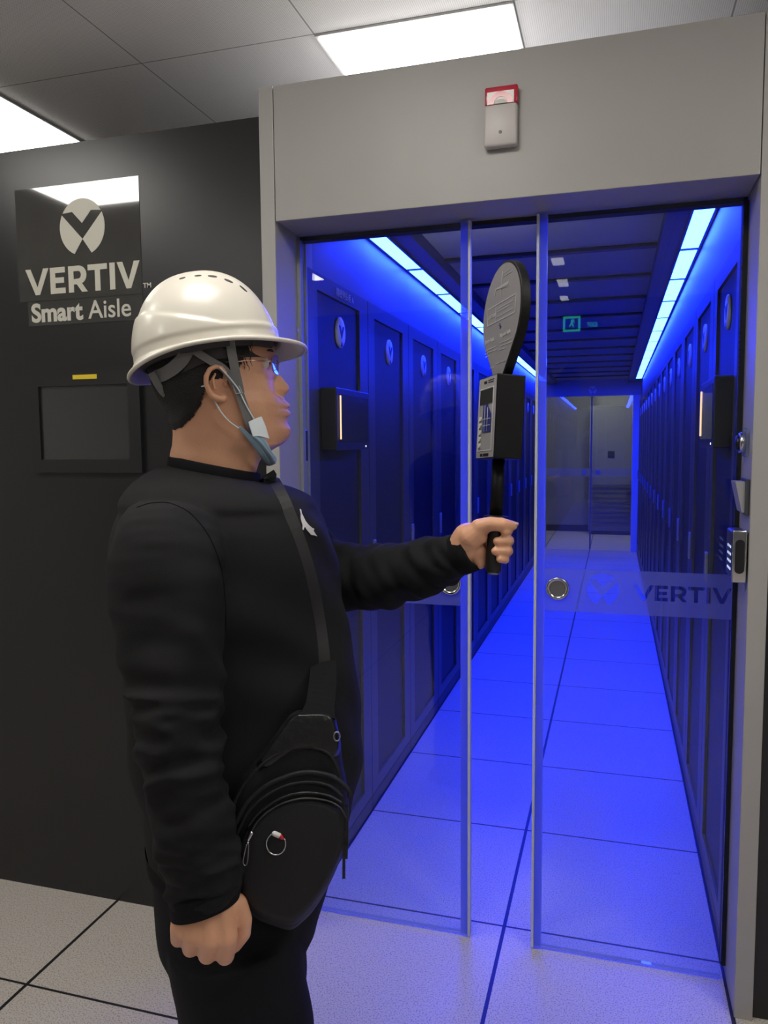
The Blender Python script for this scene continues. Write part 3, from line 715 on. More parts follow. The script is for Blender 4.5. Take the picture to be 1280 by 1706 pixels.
person = body.build('person', M['skin'])
modify(person, REMESH_1=dict(mode='VOXEL', voxel_size=.0021, use_smooth_shade=True), SMOOTH_1=dict(factor=.5, iterations=3))
smooth(person)
FEET = np.array([hipc[0], hipc[1], 0.0])
rebase(person, FEET)
tag(person, 'man in white helmet, black sweatshirt and trousers holding a field meter before the glass door', 'person')
PB = person

# ---- eyes, brows, lips, nails
for s in (1, -1):
    ub0 = float(interp(ztab[::-1], ub_[::-1], Z(606)))
    c = hp(ub0-.0200, s*.031, Z(606)-.001)
    ey = MB().sphere(c, .0115, 20, 14).build('eye', mat('eye_white', (.6, .57, .54), .2), PB, True)
    MB().sphere(c+HF*.0068, .0058, 14, 10).build('iris', mat('dark_iris', (.012, .008, .006), .1), ey, True)
    b = MB(); pts = [hp(ub0-.002-.010*(k/5)**2-.001, s*(.014+.034*k/5), Z(591)+.004*math.sin(PI*k/5*.8)) for k in range(6)]
    b.tube(pts, [.0018, .0026, .0028, .0026, .002, .001], 8); b.build('eyebrow', M['hair'], PB, True)
lipz = [(676, .0), (683, 0)]
lm = MB()
for py, r in ((677.5, .0028), (688, .0032)):
    u0, z0 = sag(482.2, py); lm.tube([hp(u0-.0022-.55*v*v/.02, v, z0) for v in np.linspace(-.019, .019, 11)], [r*math.sqrt(max(.06, 1-(v/.0195)**2)) for v in np.linspace(-.019, .019, 11)], 8)
lm.build('lips', M['lip'], PB, True)
nail = mat('finger_nail', (.62, .42, .36), .3)
MB().sphere(q1(1030, 268, 1.238), .0062, 14, 8, sc=(1.0, .55, .55), rot=np.array([CR, CF, CU]).T).build('thumb_nail', nail, PB, True)

# ---- hair: a close-fitting shell over the scalp
HGo = head_surface(nz=330, nphi=240, grow=1.0)
HG1 = head_surface(nz=330, nphi=240, grow=0.0)
hl = [(230, 716), (285, 716), (300, 714), (322, 698), (338, 676), (345, 655), (352, 640), (376, 640), (386, 640), (394, 632), (403, 614), (411, 594), (420, 574), (436, 556), (455, 545), (520, 535)]
hx = [sag(a, 640, .06)[0] for a, b in hl]; hz = [Z(b) for a, b in hl]
rs = np.random.RandomState(3)
hm = MB(); nz_, np_ = HGo.shape[:2]
keep = np.zeros((nz_, np_), bool)
for j in range(nz_):
    for i in range(np_):
        u, v, z = HG1[j, i]; lim = np.interp(u, hx, hz)+.003*noise.noise(Vector((i*.11, 0, 3)))+.002*noise.noise(Vector((i*.5, 1, 5)))
        keep[j, i] = z > lim; g_ = min(1, max(0, (z-lim)/.016)); HGo[j, i] = HG1[j, i]+(HGo[j, i]-HG1[j, i])*(.0007+.0038*g_*(2-g_))
vid = {}
vs, fs = [], []
for j in range(nz_-1):
    for i in range(np_):
        i2 = (i+1) % np_
        if keep[j, i] and keep[j, i2] and keep[j+1, i] and keep[j+1, i2]:
            q = []
            for a, b in ((j, i), (j, i2), (j+1, i2), (j+1, i)):
                if (a, b) not in vid:
                    vid[(a, b)] = len(vs); vs.append(hp(*HGo[a, b])+rs.randn(3)*.0003)
                q.append(vid[(a, b)])
            fs.append(tuple(q))
hm.add(vs, fs)
hair = hm.build('hair', M['hair'], PB, True)
# a few loose strands at the temple
tf = MB()
for k in range(26):
    px = 402+rs.rand()*16; py = 560+rs.rand()*50; off = .070
    u, z = sag(px, py, off); L_ = .006+.012*rs.rand()
    tf.tube([hp(u, off+.003, z), hp(u+.002, off+.0055, z-L_*.5), hp(u+.005*rs.rand(), off+.004, z-L_)], [.0006, .0006, .0002], 5)
tf.build('temple_hair', M['hair'], PB)

# ================================================================== sweatshirt
sw_ = MB()
TS = torso_rings(64, lo=772, hi=1400, cnt=120)
cr_l, cr_r = (283, 762), (431, 790)      # the collar: back high, front low
rings_ = []
rim_b = sag(*cr_l); rim_f = sag(*cr_r)
cz = (rim_b[1]+rim_f[1])/2; cuu = (rim_b[0]+rim_f[0])/2; chh = (rim_f[0]-rim_b[0])/2; ctl = (rim_f[1]-rim_b[1])/2
def collar_ring(grow=0.0, dz=0.0, n=64, wl=.070):
    return [hp(cuu+(chh+grow)*math.cos(a), (wl+grow)*-math.sin(a), cz+ctl*math.cos(a)+dz-.010*abs(math.sin(a))**2*0) for a in [2*PI*i/n+math.radians(0) for i in range(n)]]
# align start angle of torso rings with the collar ring (both start forward, go the same way round)
def tr_ring(y, c, h, w, n=64):
    return [c+BF*h*math.copysign(abs(math.cos(a))**.93, math.cos(a))+BS*w*-math.copysign(abs(math.sin(a))**.93, math.sin(a)) for a in [2*PI*i/n for i in range(n)]]
ring0 = np.array(collar_ring(.000, -.012)); ringm = np.array(tr_ring(*[t for t in TS if t[0] > 845][0]))
for k in np.linspace(0, 1, 22):
    # blend from the collar to the chest: quick outwards, then down over the shoulder
    a = math.sin(k*PI/2)**1.15; b = (1-math.cos(k*PI/2))**.85
    R_ = ring0.copy(); R_[:, :2] = ring0[:, :2]*(1-a)+ringm[:, :2]*a; R_[:, 2] = ring0[:, 2]*(1-b)+ringm[:, 2]*b
    rings_.append(R_)
for y, c, h, w in TS:
    if y > 850: rings_.append(np.array(tr_ring(y, c, h, w)))
# soft folds across the belly and side
cc = np.mean(rings_[-1], axis=0)
for j, R_ in enumerate(rings_[20:]):
    c = R_.mean(axis=0)
    for i in range(len(R_)):
        a = 2*PI*i/64; z = R_[i][2]
        amp = .0030*(.4+.6*math.sin(a*2+z*9)**2)
        dsp = amp*math.sin(z*55+3*math.sin(a*2+1)+a*3)+.0025*math.sin(z*23-a*4)
        n = R_[i]-c; n[2] = 0; n /= np.linalg.norm(n)+1e-9; R_[i] = R_[i]+n*dsp
sw_.rings(rings_)
# sleeves
def catmull(P, n):
    P = np.array(P, float); P = np.vstack([2*P[0]-P[1], P, 2*P[-1]-P[-2]]); out = []
    m_ = len(P)-3
    for k in range(n):
        t = k/(n-1)*m_; i = min(int(t), m_-1); t -= i
        a, b, c, d = P[i:i+4]; out.append(.5*((2*b)+(-a+c)*t+(2*a-5*b+4*c-d)*t*t+(-a+3*b-3*c+d)*t**3))
    return np.array(out)
def sleeve(keys, n, foldf, nn=72, tiltend=0.0):
    """keys: (px left, px right, py, distance, depth radius); rings lie across the view"""
    K = catmull(keys, n); R = []
    for k, (l, r, y, d, b) in enumerate(K):
        s = k/(n-1); c = at((l+r)/2, y, d); h = px2m((r-l)/2, d)
        ring = []
        for i in range(nn):
            a = 2*PI*i/nn; dd = foldf(s, a)
            ring.append(c+CR*(h+dd)*math.cos(a)-CF*(b+dd)*math.sin(a)+np.array([0, 0, tiltend*math.cos(a)*max(0, (s-.8)/.2)]))
        R.append(ring)
    return R
def fold_r(s, a):
    n1 = noise.noise(Vector((s*17+.5*math.sin(a), math.cos(a)*.7, math.sin(a)*.7)))
    n2 = noise.noise(Vector((s*42+1.2*math.sin(a+.6), math.cos(a)*1.1+7, math.sin(a)*1.1)))
    n3 = noise.noise(Vector((s*5, math.cos(a)*1.2+3, math.sin(a)*1.2)))
    lo_ = 0 if s < .48 else min(1, (s-.48)/.1)*(1 if s < .90 else max(0, (.95-s)/.05))
    mid = math.exp(-((s-.52)/.13)**2)
    return ((1-abs(n1)*2)*(.003+.008*mid)+n3*.008+n2*(.0015+.0095*lo_))*min(1, s/.12)*(1 if s < .93 else max(0, (.98-s)/.05))
KR = [(236, 318, 836, 1.165, .050), (214, 346, 850, 1.135, .066), (196, 362, 885, 1.115, .076), (184, 372, 940, 1.10, .078), (190, 374, 1010, 1.09, .074), (204, 369, 1080, 1.08, .070), (214, 364, 1140, 1.07, .066), (220, 362, 1190, 1.063, .063), (234, 368, 1260, 1.055, .060),
      (247, 380, 1330, 1.055, .056), (262, 394, 1400, 1.055, .052), (278, 404, 1450, 1.055, .046), (286, 402, 1490, 1.055, .041), (286, 398, 1508, 1.055, .038)]
sw_.rings(sleeve(KR, 170, fold_r, tiltend=.012))
# far sleeve: circular rings along its path
KL = [(430, 880, 1.42, .070), (480, 915, 1.44, .068), (535, 948, 1.44, .064), (590, 962, 1.42, .060), (640, 960, 1.385, .0575), (690, 950, 1.345, .052), (730, 938, 1.31, .044), (760, 926, 1.285, .0355), (778, 919, 1.272, .033)]
Kc = catmull([(*at(x, y, d), r) for x, y, d, r in KL], 120)
R_ = []
for k in range(120):
    p = Kc[k, :3]; t = Kc[min(k+1, 119), :3]-Kc[max(k-1, 0), :3]; t /= np.linalg.norm(t); a_ = np.cross(t, [0, 0, 1]); a_ /= np.linalg.norm(a_); b_ = np.cross(a_, t); s = k/119
    ring = []
    for i in range(56):
        a = 2*PI*i/56; f_ = (.009*noise.noise(Vector((s*22+math.sin(a), math.cos(a), math.sin(a))))+.006*noise.noise(Vector((s*9, math.cos(a)*1.3+4, math.sin(a)))))*(1 if s < .85 else max(0, (.95-s)/.1))
        ring.append(p+(a_*math.cos(a)+b_*math.sin(a))*(Kc[k, 3]+f_))
    R_.append(ring)
sw_.rings(R_)
sweat = sw_.build('sweatshirt', M['sweat'], None)
modify(sweat, REMESH_1=dict(mode='VOXEL', voxel_size=.0042, use_smooth_shade=True), SMOOTH_1=dict(factor=.6, iterations=4))
smooth(sweat)
def bvh_of(o):
    me = o.data; return BVHTree.FromPolygons([v.co[:] for v in me.vertices], [p.vertices[:] for p in me.polygons])
BV = bvh_of(sweat)
def cast(px, py, lift=.0015, tree=None, dflt=D0):
    d = ray(px, py); dn = d/np.linalg.norm(d)
    h = (tree or BV).ray_cast(V3(CAM), V3(dn), 5.0)
    if h[0] is None: return at(px, py, dflt), -CF
    return np.array(h[0])-dn*lift*0+np.array(h[1])*lift, np.array(h[1])
def ribbon(mb, pts, nrm, width, thick=.0016):
    P = np.array(pts, float); n = len(P); R = []
    wd = width if hasattr(width, '__len__') else [width]*n
    for i in range(n):
        t = P[min(i+1, n-1)]-P[max(i-1, 0)]; t /= np.linalg.norm(t); nn = np.array(nrm[i], float); nn -= t*(nn@t); nn /= np.linalg.norm(nn); s = np.cross(t, nn)
        w = wd[i]/2; R.append([P[i]-s*w, P[i]+s*w, P[i]+s*w+nn*thick, P[i]-s*w+nn*thick])
    return mb.rings(R)
# rib collar, cuffs, hem, shoulder seam, chest emblem as parts
cm = MB(); n = 72
prof = [(.004, -.030), (.0045, -.012), (.003, .000), (-.002, .003), (-.006, -.001), (-.0065, -.014), (-.004, -.030)]
cm.rings([collar_ring(g, z, n) for g, z in prof], cap=False)
cm.build('collar', M['rib'], None, True)
collar = bpy.data.objects['collar']
KRc = [(281, 405, 1476, 1.055, .042), (283, 402, 1500, 1.055, .039), (285, 399, 1512, 1.055, .037), (292, 392, 1513, 1.055, .030)]
R_ = []
for l, r, y, d, b in KRc:
    c = at((l+r)/2, y, d); h = px2m((r-l)/2, d); R_.append([c+CR*h*math.cos(a)-CF*b*math.sin(a)+np.array([0, 0, .014*math.cos(a)+.002*math.sin(a*9)*0]) for a in [2*PI*i/90 for i in range(90)]])
cuff = MB().rings(R_, cap=False).build('cuff', M['rib'], None, True)
k0, k1 = Kc[108], Kc[-1]; t = (k1-k0)[:3]; t /= np.linalg.norm(t)
cuff2 = MB().lathe(k0[:3], t, [(0, k0[3]+.001), (.012, k0[3]+.0015), (.028, k1[3]+.002), (.030, k1[3]-.004), (.022, k1[3]-.006)], 48, cap=False).build('cuff', M['rib'], None, True)
seam = MB()
sp_ = [(228, 846), (245, 840), (262, 837.5), (280, 838), (300, 845), (318, 856), (335, 874), (350, 897), (362, 925), (370, 955), (375, 1000), (376, 1050)]
sk = catmull(sp_, 50); seam.tube([cast(x, y, .0004)[0] for x, y in sk], .0011, 6)
seam = seam.build('shoulder_seam', M['rib'], None, True)
fig = [(195, 310), (201, 313), (204, 330), (212, 346), (222, 366), (236, 384), (252, 398), (262, 402), (259, 412), (267, 424), (276, 437), (262, 432), (248, 430), (238, 418), (226, 404), (219, 392), (216, 396), (212, 408), (208, 404), (209, 386), (203, 368), (199, 350), (200, 334)]
mbf = MB(); pts = [cast(430+x/2.844, 740+y/2.844, .0012) for x, y in fig]
mbf.add([p for p, n in pts]+[p+n*.0008 for p, n in pts], [tuple(range(len(fig))), tuple(range(len(fig), 2*len(fig)))]+[(i, (i+1) % len(fig), len(fig)+(i+1) % len(fig), len(fig)+i) for i in range(len(fig))])
femb = mbf.build('chest_emblem', mat('white_print', (.6, .58, .58), .5), None); femb['label'] = 'small white leaping figure print'
hemr = [np.array(tr_ring(y, c, h+.002, w+.002)) for y, c, h, w in torso_rings(64, lo=1385, hi=1412, cnt=4)]
hem = MB().rings(hemr+[hemr[-1]*1.0+(hemr[-1].mean(axis=0)-hemr[-1])*.06], cap=False).build('hem', M['rib'], None, True)
def reparent(o, parent):
    o.data.transform(Matrix.Translation(-world_loc(parent))); o.parent = parent
reparent(sweat, PB)
for o in (collar, cuff, cuff2, seam, femb, hem): reparent(o, sweat)

# ================================================================== trousers and shoes
tr = MB()
TT = torso_rings(64, lo=1370, hi=1545, shrink=-.000, cnt=24)
tr.rings([tr_ring(y, c, h-.004, w-.004) for y, c, h, w in TT])
zh = TT[-1][1][2]
for s in (-1, 1):
    pts, ra = [], []
    for z, r, f in [(zh+.05, .098, -.02), (zh-.02, .103, -.012), (.50, .101, -.0), (.40, .092, -.004), (.25, .084, -.01), (.10, .080, -.015), (.045, .082, -.015)]:
        pts.append(np.array([LEGC[s][0], LEGC[s][1], 0])+BF*f+np.array([0, 0, z])); ra.append(r)
    K_ = catmull([(*p, r) for p, r in zip(pts, ra)], 40)
    tr.tube([k[:3] for k in K_], [k[3]+.0025*math.sin(k[2]*40) for k in K_], 36)
trs = tr.build('trousers', M['pants'], None)
modify(trs, REMESH_1=dict(mode='VOXEL', voxel_size=.006, use_smooth_shade=True), SMOOTH_1=dict(factor=.6, iterations=4))
smooth(trs); reparent(trs, PB)
for s in (-1, 1):
    sh = MB(); b0 = np.array([LEGC[s][0], LEGC[s][1], 0])
    R_ = []
    for f, w, h in [(-.125, .02, .03), (-.12, .035, .06), (-.08, .042, .085), (-.02, .043, .09), (.05, .046, .075), (.11, .047, .055), (.16, .040, .042), (.185, .018, .025)]:
        R_.append([b0+BF*f+BS*w*math.cos(a)+np.array([0, 0, max(.004, h*.5+h*.5*math.sin(a))]) for a in [2*PI*i/24 for i in range(24)]])
    sh.rings(R_); reparent(sh.build('shoe', M['shoe'], None, True), PB)
# ================================================================== safety helmet
hb = sag(225, 603); hf_ = sag(466, 566); top_ = sag(343, 456.5)
hcu = np.array([(hb[0]+hf_[0])/2, (hb[1]+hf_[1])/2]); ax = np.array([hf_[0]-hb[0], hf_[1]-hb[1]]); hl_ = np.linalg.norm(ax)/2; ax /= np.linalg.norm(ax)
EX = HF*ax[0]+np.array([0, 0, ax[1]]); EZ0 = HF*-ax[1]+np.array([0, 0, ax[0]]); RL = math.radians(6.0)
EY = HS*math.cos(RL)+EZ0*math.sin(RL); EZ = EZ0*math.cos(RL)-HS*math.sin(RL)
HC0 = hp(hcu[0], 0, hcu[1]-.006); HH = float((hp(top_[0], 0, top_[1])-HC0)@EZ)
def hel(u, v, z): return HC0+EX*u+EY*v+EZ*z
hroot = empty('safety_helmet', HC0, "ivory hard hat with top vents and short peak on the man's head", 'helmet')
HWD = .108
def dome(a, t, g=0.0):      # a azimuth (0 forward), t 0 rim .. 1 top
    z = HH*math.sin(t*PI/2)**.92; k = math.cos(t*PI/2)**.80
    zl = HH*(.16+.36*max(0.0, min(1.0, (.25-math.cos(a))/1.1))); g += .0032/(1+math.exp(min(50, max(-50, (z-zl)/.0012))))
    g -= .0022/(1+math.exp(min(50, max(-50, (z-HH*.105)/.0010))))
    e = .94
    u = (hl_+g)*math.copysign(abs(math.cos(a))**e, math.cos(a))*k; v = (HWD+g)*math.copysign(abs(math.sin(a))**e, math.sin(a))*k
    # back and top a little fuller, ridge panel along the crown
    u += .010*math.sin(t*PI)*(-math.cos(a))*.6
    side = abs(v)/HWD; band = 1/(1+math.exp((side-.52-.25*(u/hl_))*40)); z += .0035*band*min(1, t*2.2)*(1 if t < .98 else 1)
    return hel(u, v, z+g*math.sin(t*PI/2))
na = 128; R_ = []
def flare(a, k):            # k 0..1 from the dome's base outwards and down
    c = math.cos(a); pk = max(0, c)**2.2
    if abs(math.sin(a)) > .86 and c > 0: pk *= 1
    out = .0125*k+.028*pk*k; z = -.012*k-.005*pk*k+.004*(1-k)*0
    z += .006*math.exp(-((a-0)/.9)**2)*0
    e = .94
    return hel((hl_+out)*math.copysign(abs(c)**e, c), (HWD+.0105*k+.004*pk)*math.copysign(abs(math.sin(a))**e, math.sin(a)), z-.010*max(0, -c)**2*k+.006*abs(math.sin(a))**2*k)
A_ = [2*PI*i/na for i in range(na)]; A_ = [a-2*PI if a > PI else a for a in A_]
for k in (1.0, .85, .6, .3, .1): R_.append([flare(a, k) for a in A_])
for t_ in np.linspace(0, .985, 90): R_.append([dome(a, t_) for a in A_])
hs = MB().rings(R_, cap=False)
hs.add([dome(0, 1.0)]+list(R_[-1]), [(0, 1+i, 1+(i+1) % na) for i in range(na)])
shell = hs.build('shell', M['helmet'], None)
bm = bmesh.new(); bm.from_mesh(shell.data); bmesh.ops.remove_doubles(bm, verts=bm.verts[:], dist=1e-5); bmesh.ops.recalc_face_normals(bm, faces=bm.faces[:]); bm.to_mesh(shell.data); bm.free()
modify(shell, SOLIDIFY_1=dict(thickness=.0032, offset=-1), SMOOTH_1=dict(factor=.3, iterations=1))
smooth(shell); BH = bvh_of(shell)
rimc = MB(); K_ = [flare(a, 1.0) for a in A_]; R_ = []
for i in range(na+1):
    p = K_[i % na]; t = K_[(i+1) % na]-K_[(i-1) % na]; t /= np.linalg.norm(t); o_ = np.cross(t, EZ); o_ /= np.linalg.norm(o_); q = np.cross(o_, t)
    R_.append([p+o_*.0032*math.cos(x)+q*.0036*math.sin(x) for x in [2*PI*k/10 for k in range(10)]])
rimc.rings(R_, cap=False); rimc.build('rim_bead', M['helmet'], hroot, True)
reparent(shell, hroot)
for px, py, L_ in [(304, 463.5, .0045), (330, 459.5, .0048), (354, 460.5, .0062), (381, 468, .0062), (405.5, 481, .0065)]:
    p, n_ = cast(px, py, .0, BH); t = np.cross(n_, HS); t /= np.linalg.norm(t); s_ = np.cross(n_, t)
    v = MB(); R_ = []
    for h, k in ((-.0015, 1.0), (.0005, 1.0), (.0005, .0)): R_.append([p+n_*h+(t*L_*1.15*math.cos(x)+s_*.0028*math.sin(x))*max(k, .01) for x in [2*PI*i/16 for i in range(16)]])
    v.rings(R_); v.build('vent', M['helmet_in'], hroot)
# liner and head band
R_ = []
for z, g in ((.03, -.006), (.0, -.010), (-.012, -.012), (-.013, -.015), (.0, -.014), (.03, -.010)):
    R_.append([hel((hl_+g)*math.cos(a), (HWD+g)*math.sin(a), z) for a in A_[::2]])
MB().rings(R_, cap=False).build('liner', M['helmet_in'], hroot, True)
R_ = []
for z, g in ((-.004, .0), (-.028, .001), (-.028, -.0015), (-.004, -.0015)):
    R_.append([hel(.004+(.093+g)*math.cos(a), (.0835+g)*math.sin(a), z-.020*max(0, -math.cos(a))) for a in A_[::2]])
MB().rings(R_+[R_[0]], cap=False).build('head_band', M['helmet_in'], hroot, True)
BP = bvh_of(PB); 
BPO = np.array(PB.location)
HRB = None
def cast_head(px, py, lift=.0015):
    d = ray(px, py); dn = d/np.linalg.norm(d); h = BP.ray_cast(V3(CAM-BPO), V3(dn), 5.0)
    if h[0] is None: return at(px, py, 1.22), -CF
    return np.array(h[0])+BPO+np.array(h[1])*lift, np.array(h[1])
def on_side(px, py, off):   # point on the plane parallel to the face's side
    u, z = sag(px, py, off); return hp(u, off, z)
def strap(name, pts, width, m, parent, thick=.0014, n=24, side=1):
    K_ = catmull(pts, n); P = [on_side(x, y, o) for x, y, o in K_]
    return ribbon(MB(), P, [HS]*n, width, thick).build(name, m, parent)
cs_ = strap('chin_strap', [(382, 556, .0905), (386, 585, .0895), (391, 612, .0880), (397, 640, .0855), (400, 655, .0840)], .0140, M['strap'], hroot)
strap('chin_strap', [(399, 655, .0835), (406, 675, .0820), (413, 697, .0790), (420, 716, .0750), (426, 738, .0640)], .0135, M['strap'], hroot)
strap('rear_strap', [(318, 580, .0900), (336, 592, .0890), (354, 603, .0875), (372, 614, .0865), (384, 628, .0860), (394, 646, .0850)], .0120, M['strap'], hroot)
bk_ = MB()
for a, b in (((388, 642), (393, 656)), ((393, 656), (404, 655)), ((404, 655), (398, 643)),):
    bk_.tube([on_side(*a, .0872), on_side(*b, .0865)], .0011, 8)
bk_.build('strap_buckle', mat('buckle_plastic', (.35, .35, .34), .4), hroot)
# rear band: drops from the rim to the nape and turns behind the head
strap('rear_band', [(315, 577, .087), (306, 596, .0855), (292, 611, .080), (276, 622, .066), (262, 628, .045)], .0200, M['strap'], hroot, .003)
strap('nape_strap', [(252, 621, .056), (259, 634, .055), (268, 649, .050), (276, 658, .046)], .011, M['strap'], hroot, .002)

# ================================================================== glasses
gl_ = empty('eyeglasses', hp(.09, 0, Z(606)), "thin gold wire-rimmed glasses on the man's face", 'glasses')
gold = mat('gold_wire', (.75, .5, .38), .25, metal=1.0)
for s in (1, -1):
    e = MB(); u0, z0 = sag(389, 603.5, .078); u1, z1 = sag(440, 602.0, .070)
    e.tube([hp(u0-.012, s*.082, z0), hp(u0, s*.0822, z0), hp((u0+u1)/2, s*.0800, z1+.0003), hp(u1, s*.0735, z1)], .0009, 8); e.build('temple_arm', gold, gl_, True)
    uc = sag(459, 612, .035)[0]+.0085; zc = Z(612)+.001
    ring = []
    for k in range(40):
        a = 2*PI*k/40; v = .0335+.0245*math.copysign(abs(math.cos(a))**.8, math.cos(a)); zz = zc+.0155*math.copysign(abs(math.sin(a))**.85, math.sin(a))
        ring.append((uc-.004-.45*(v-.01)**2/.10-.0015*math.cos(a), s*v, zz))
    MB().tube([hp(*q) for q in ring+ring[:2]], .0009, 8).build('rim', gold, gl_, True)
    MB().rings([[hp(q[0]-.0006, q[1], q[2]) for q in ring], [hp(q[0]+.0006, q[1], q[2]) for q in ring]]).build('lens', M['lens'], gl_)
    q = ring[0]; MB().tube([hp(u1, s*.0735, z1), hp(q[0]+.001, q[1]+s*.008, z1), hp(q[0], q[1], q[2]+.008)], [.0012, .0014, .0010], 8).build('hinge', gold, gl_, True)
    u2 = uc+.002; MB().tube([hp(uc, s*.011, zc+.004), hp(uc-.008, s*.0095, zc-.002)], [.0006, .0024], 8).build('nose_pad', glass_mat('pad_plastic', (.9, .9, .9), haze=.4), gl_, True)
MB().tube([hp(uc-.001, v, zc+.006+.002*math.cos(v*120)) for v in np.linspace(-.010, .010, 7)], .0010, 8).build('bridge', gold, gl_, True)

# ================================================================== face mask under the chin
mk = empty('face_mask', hp(.06, 0, Z(740)), 'blue and white surgical mask pulled down under the chin', 'mask')
def mgrid(rows, name, m, thick=.0012):
    """rows: lists of (px,py,lateral offset) from the near side across under the chin to the far side"""
    nn = 24; G = [catmull([(*sag(x, y, max(o, .0)), o) for x, y, o in r], nn) for r in rows]
    G = [[hp(q[0], q[2], q[1]) for q in g] for g in G]
    mb = MB(); nR = len(G); vs = [p for g in G for p in g]
    mb.add(vs, [(j*nn+i, j*nn+i+1, (j+1)*nn+i+1, (j+1)*nn+i) for j in range(nR-1) for i in range(nn-1)])
    o = mb.build(name, m, None, True); modify(o, SOLIDIFY_1=dict(thickness=thick, offset=0), SUBSURF_1=dict(levels=1, render_levels=1)); smooth(o); reparent(o, mk); return o
def far(r, k):      # mirror a near-side row to the far side with the same profile
    return r+[(x, y, -o) for x, y, o in r[::-1]]
blue = [
    [(397, 713, .0790), (413, 733, .0745), (431, 757, .058), (441, 772, .022)],
    [(400, 709, .0830), (417, 728, .0790), (437, 754, .062), (447, 774, .024)],
    [(408, 716, .0835), (423, 730, .0785), (441, 754, .060), (452, 773, .024)],
    [(416, 724, .0850), (431, 735, .0820), (447, 755, .063), (458, 771, .025)],
    [(424, 725, .0840), (437, 736, .0790), (450, 754, .060), (460, 766, .024)],
    [(433, 716, .0820), (443, 732, .0770), (452, 750, .060), (460, 762, .024)]]
bl2 = []
for k in range(len(blue)-1):
    for t in (0, .5):
        bl2.append([tuple(np.array(p)*(1-t)+np.array(q)*t+np.array([0, 0, (.0022 if t else -.0012)*(1 if p[2] > .04 else .4)])) for p, q in zip(blue[k], blue[k+1])])
bl2.append(blue[-1]); blue = bl2
mgrid([far(r, 1) for r in blue], 'mask_body', M['mask_b'])
white = [
    [(413, 703, .0835), (417, 716, .0852), (421, 728, .0862)],
    [(423, 698, .0825), (426, 712, .0838), (429, 726, .0848)],
    [(430, 696, .0815), (434, 712, .0830), (438, 728, .0835)],
    [(436, 693, .0805), (444, 712, .0805), (450, 732, .0780)]]
mgrid([r if len(r) == 3 else r for r in white], 'mask_edge', M['mask_w'])
lp = MB()
K_ = catmull([(366, 612, .098), (376, 622, .0945), (387, 635, .0900), (398, 650, .0870), (407, 669, .0850), (416, 686, .0820), (424, 699, .0790)], 40)
lp.tube([on_side(*k) for k in K_], .00125, 8)
K_ = catmull([(356, 664, .083), (362, 676, .0830), (371, 690, .0830), (383, 703, .0810), (398, 714, .0790)], 30)
lp2 = MB().tube([on_side(*k) for k in K_], .00125, 8)
lp.build('ear_loop', M['mask_w'], mk, True); lp2.build('ear_loop', M['mask_w'], mk, True)
MB().capsule(on_side(336, 644, .080), on_side(345, 642, .084), .0014, .0014).build('loop_end', M['mask_w'], mk, True)

# ================================================================== sling bag
BD = 1.075
def bg(px, py, d=0.0): return at(px, py, BD+d)
bag = empty('sling_bag', bg(490, 1380), "black leather sling bag hanging at the man's hip", 'bag')
outl = [(496, 1183), (520, 1184), (552, 1186), (561, 1205), (567, 1235), (571, 1270), (577, 1300), (581, 1335), (579, 1373), (572, 1415), (560, 1450), (540, 1490), (520, 1520), (505, 1535), (492, 1546), (478, 1549), (455, 1542), (430, 1532), (410, 1515), (395, 1485), (387, 1440), (384, 1390), (385, 1344), (400, 1300), (425, 1266), (448, 1238), (470, 1208), (484, 1190)]
def puff(outl, d0, d1, name, m, parent, n=96, front=.6, cx=None, cy=None, sm=True, levels=10, power=.5):
    K_ = catmull(outl+[outl[0]], n+1)[:-1]; c = K_.mean(axis=0) if cx is None else np.array([cx, cy]); R_ = []
    for k in range(levels+1):        # back face edge -> side -> front
        t = k/levels; ang = t*PI/2
        sc = 1-(1-front)*(1-math.cos(ang)); dd = d0+(d1-d0)*math.sin(ang)**power if t > 0 else d0
        R_.append([at(*(c+(p-c)*sc), BD+dd) for p in K_])
    for s_ in (.75, .5, .25, .02): R_.append([at(*(c+(p-c)*front*s_), BD+d1-.004*(1-s_**2)) for p in K_])
    return MB().rings(R_).build(name, m, parent, sm)
puff(outl, .075, .0, 'main_body', M['leather_m'], bag, front=.80, cx=490, cy=1385)
up = [(497, 1186), (551, 1188), (563, 1212), (568, 1245), (560, 1262), (545, 1254), (520, 1250), (495, 1252), (465, 1263), (440, 1282), (427, 1272), (447, 1243), (470, 1212), (485, 1193)]
puff(up, .03, -.006, 'upper_panel', M['leather'], bag, front=.86, power=.7)
pk = [(394, 1470), (391, 1430), (402, 1395), (420, 1368), (443, 1347), (475, 1334), (510, 1328), (545, 1333), (568, 1345), (577, 1365), (574, 1405), (562, 1440), (541, 1484), (505, 1528), (478, 1541), (430, 1522), (405, 1500)]
puff(pk, .02, -.016, 'front_pocket', M['leather_m'], bag, front=.84, power=.6)
def piping(name, pts, dd, r, m, wav=0):
    K_ = catmull(pts, 60); return MB().tube([at(x, y, BD+dd) for x, y in K_], r, 8).build(name, m, bag, True)
piping('flap_edge', [(388, 1345), (405, 1310), (430, 1280), (460, 1258), (495, 1246), (525, 1246), (548, 1256), (562, 1278), (568, 1300)], -.007, .0022, M['leather_m'])
piping('zip_cover', [(393, 1372), (412, 1338), (440, 1312), (470, 1297), (500, 1288), (530, 1288), (558, 1296), (580, 1315), (583, 1328)], -.009, .0036, M['leather_m'])
piping('zip_cover', [(394, 1392), (415, 1352), (445, 1325), (480, 1308), (515, 1303), (548, 1309), (572, 1328)], -.012, .0020, M['leather_m'])
piping('zip_track', [(417, 1389), (430, 1368), (450, 1350), (475, 1337), (508, 1330), (545, 1334), (566, 1345), (577, 1362)], -.0165, .0012, mat('zip_teeth', (.06, .06, .06), .4, metal=.6))
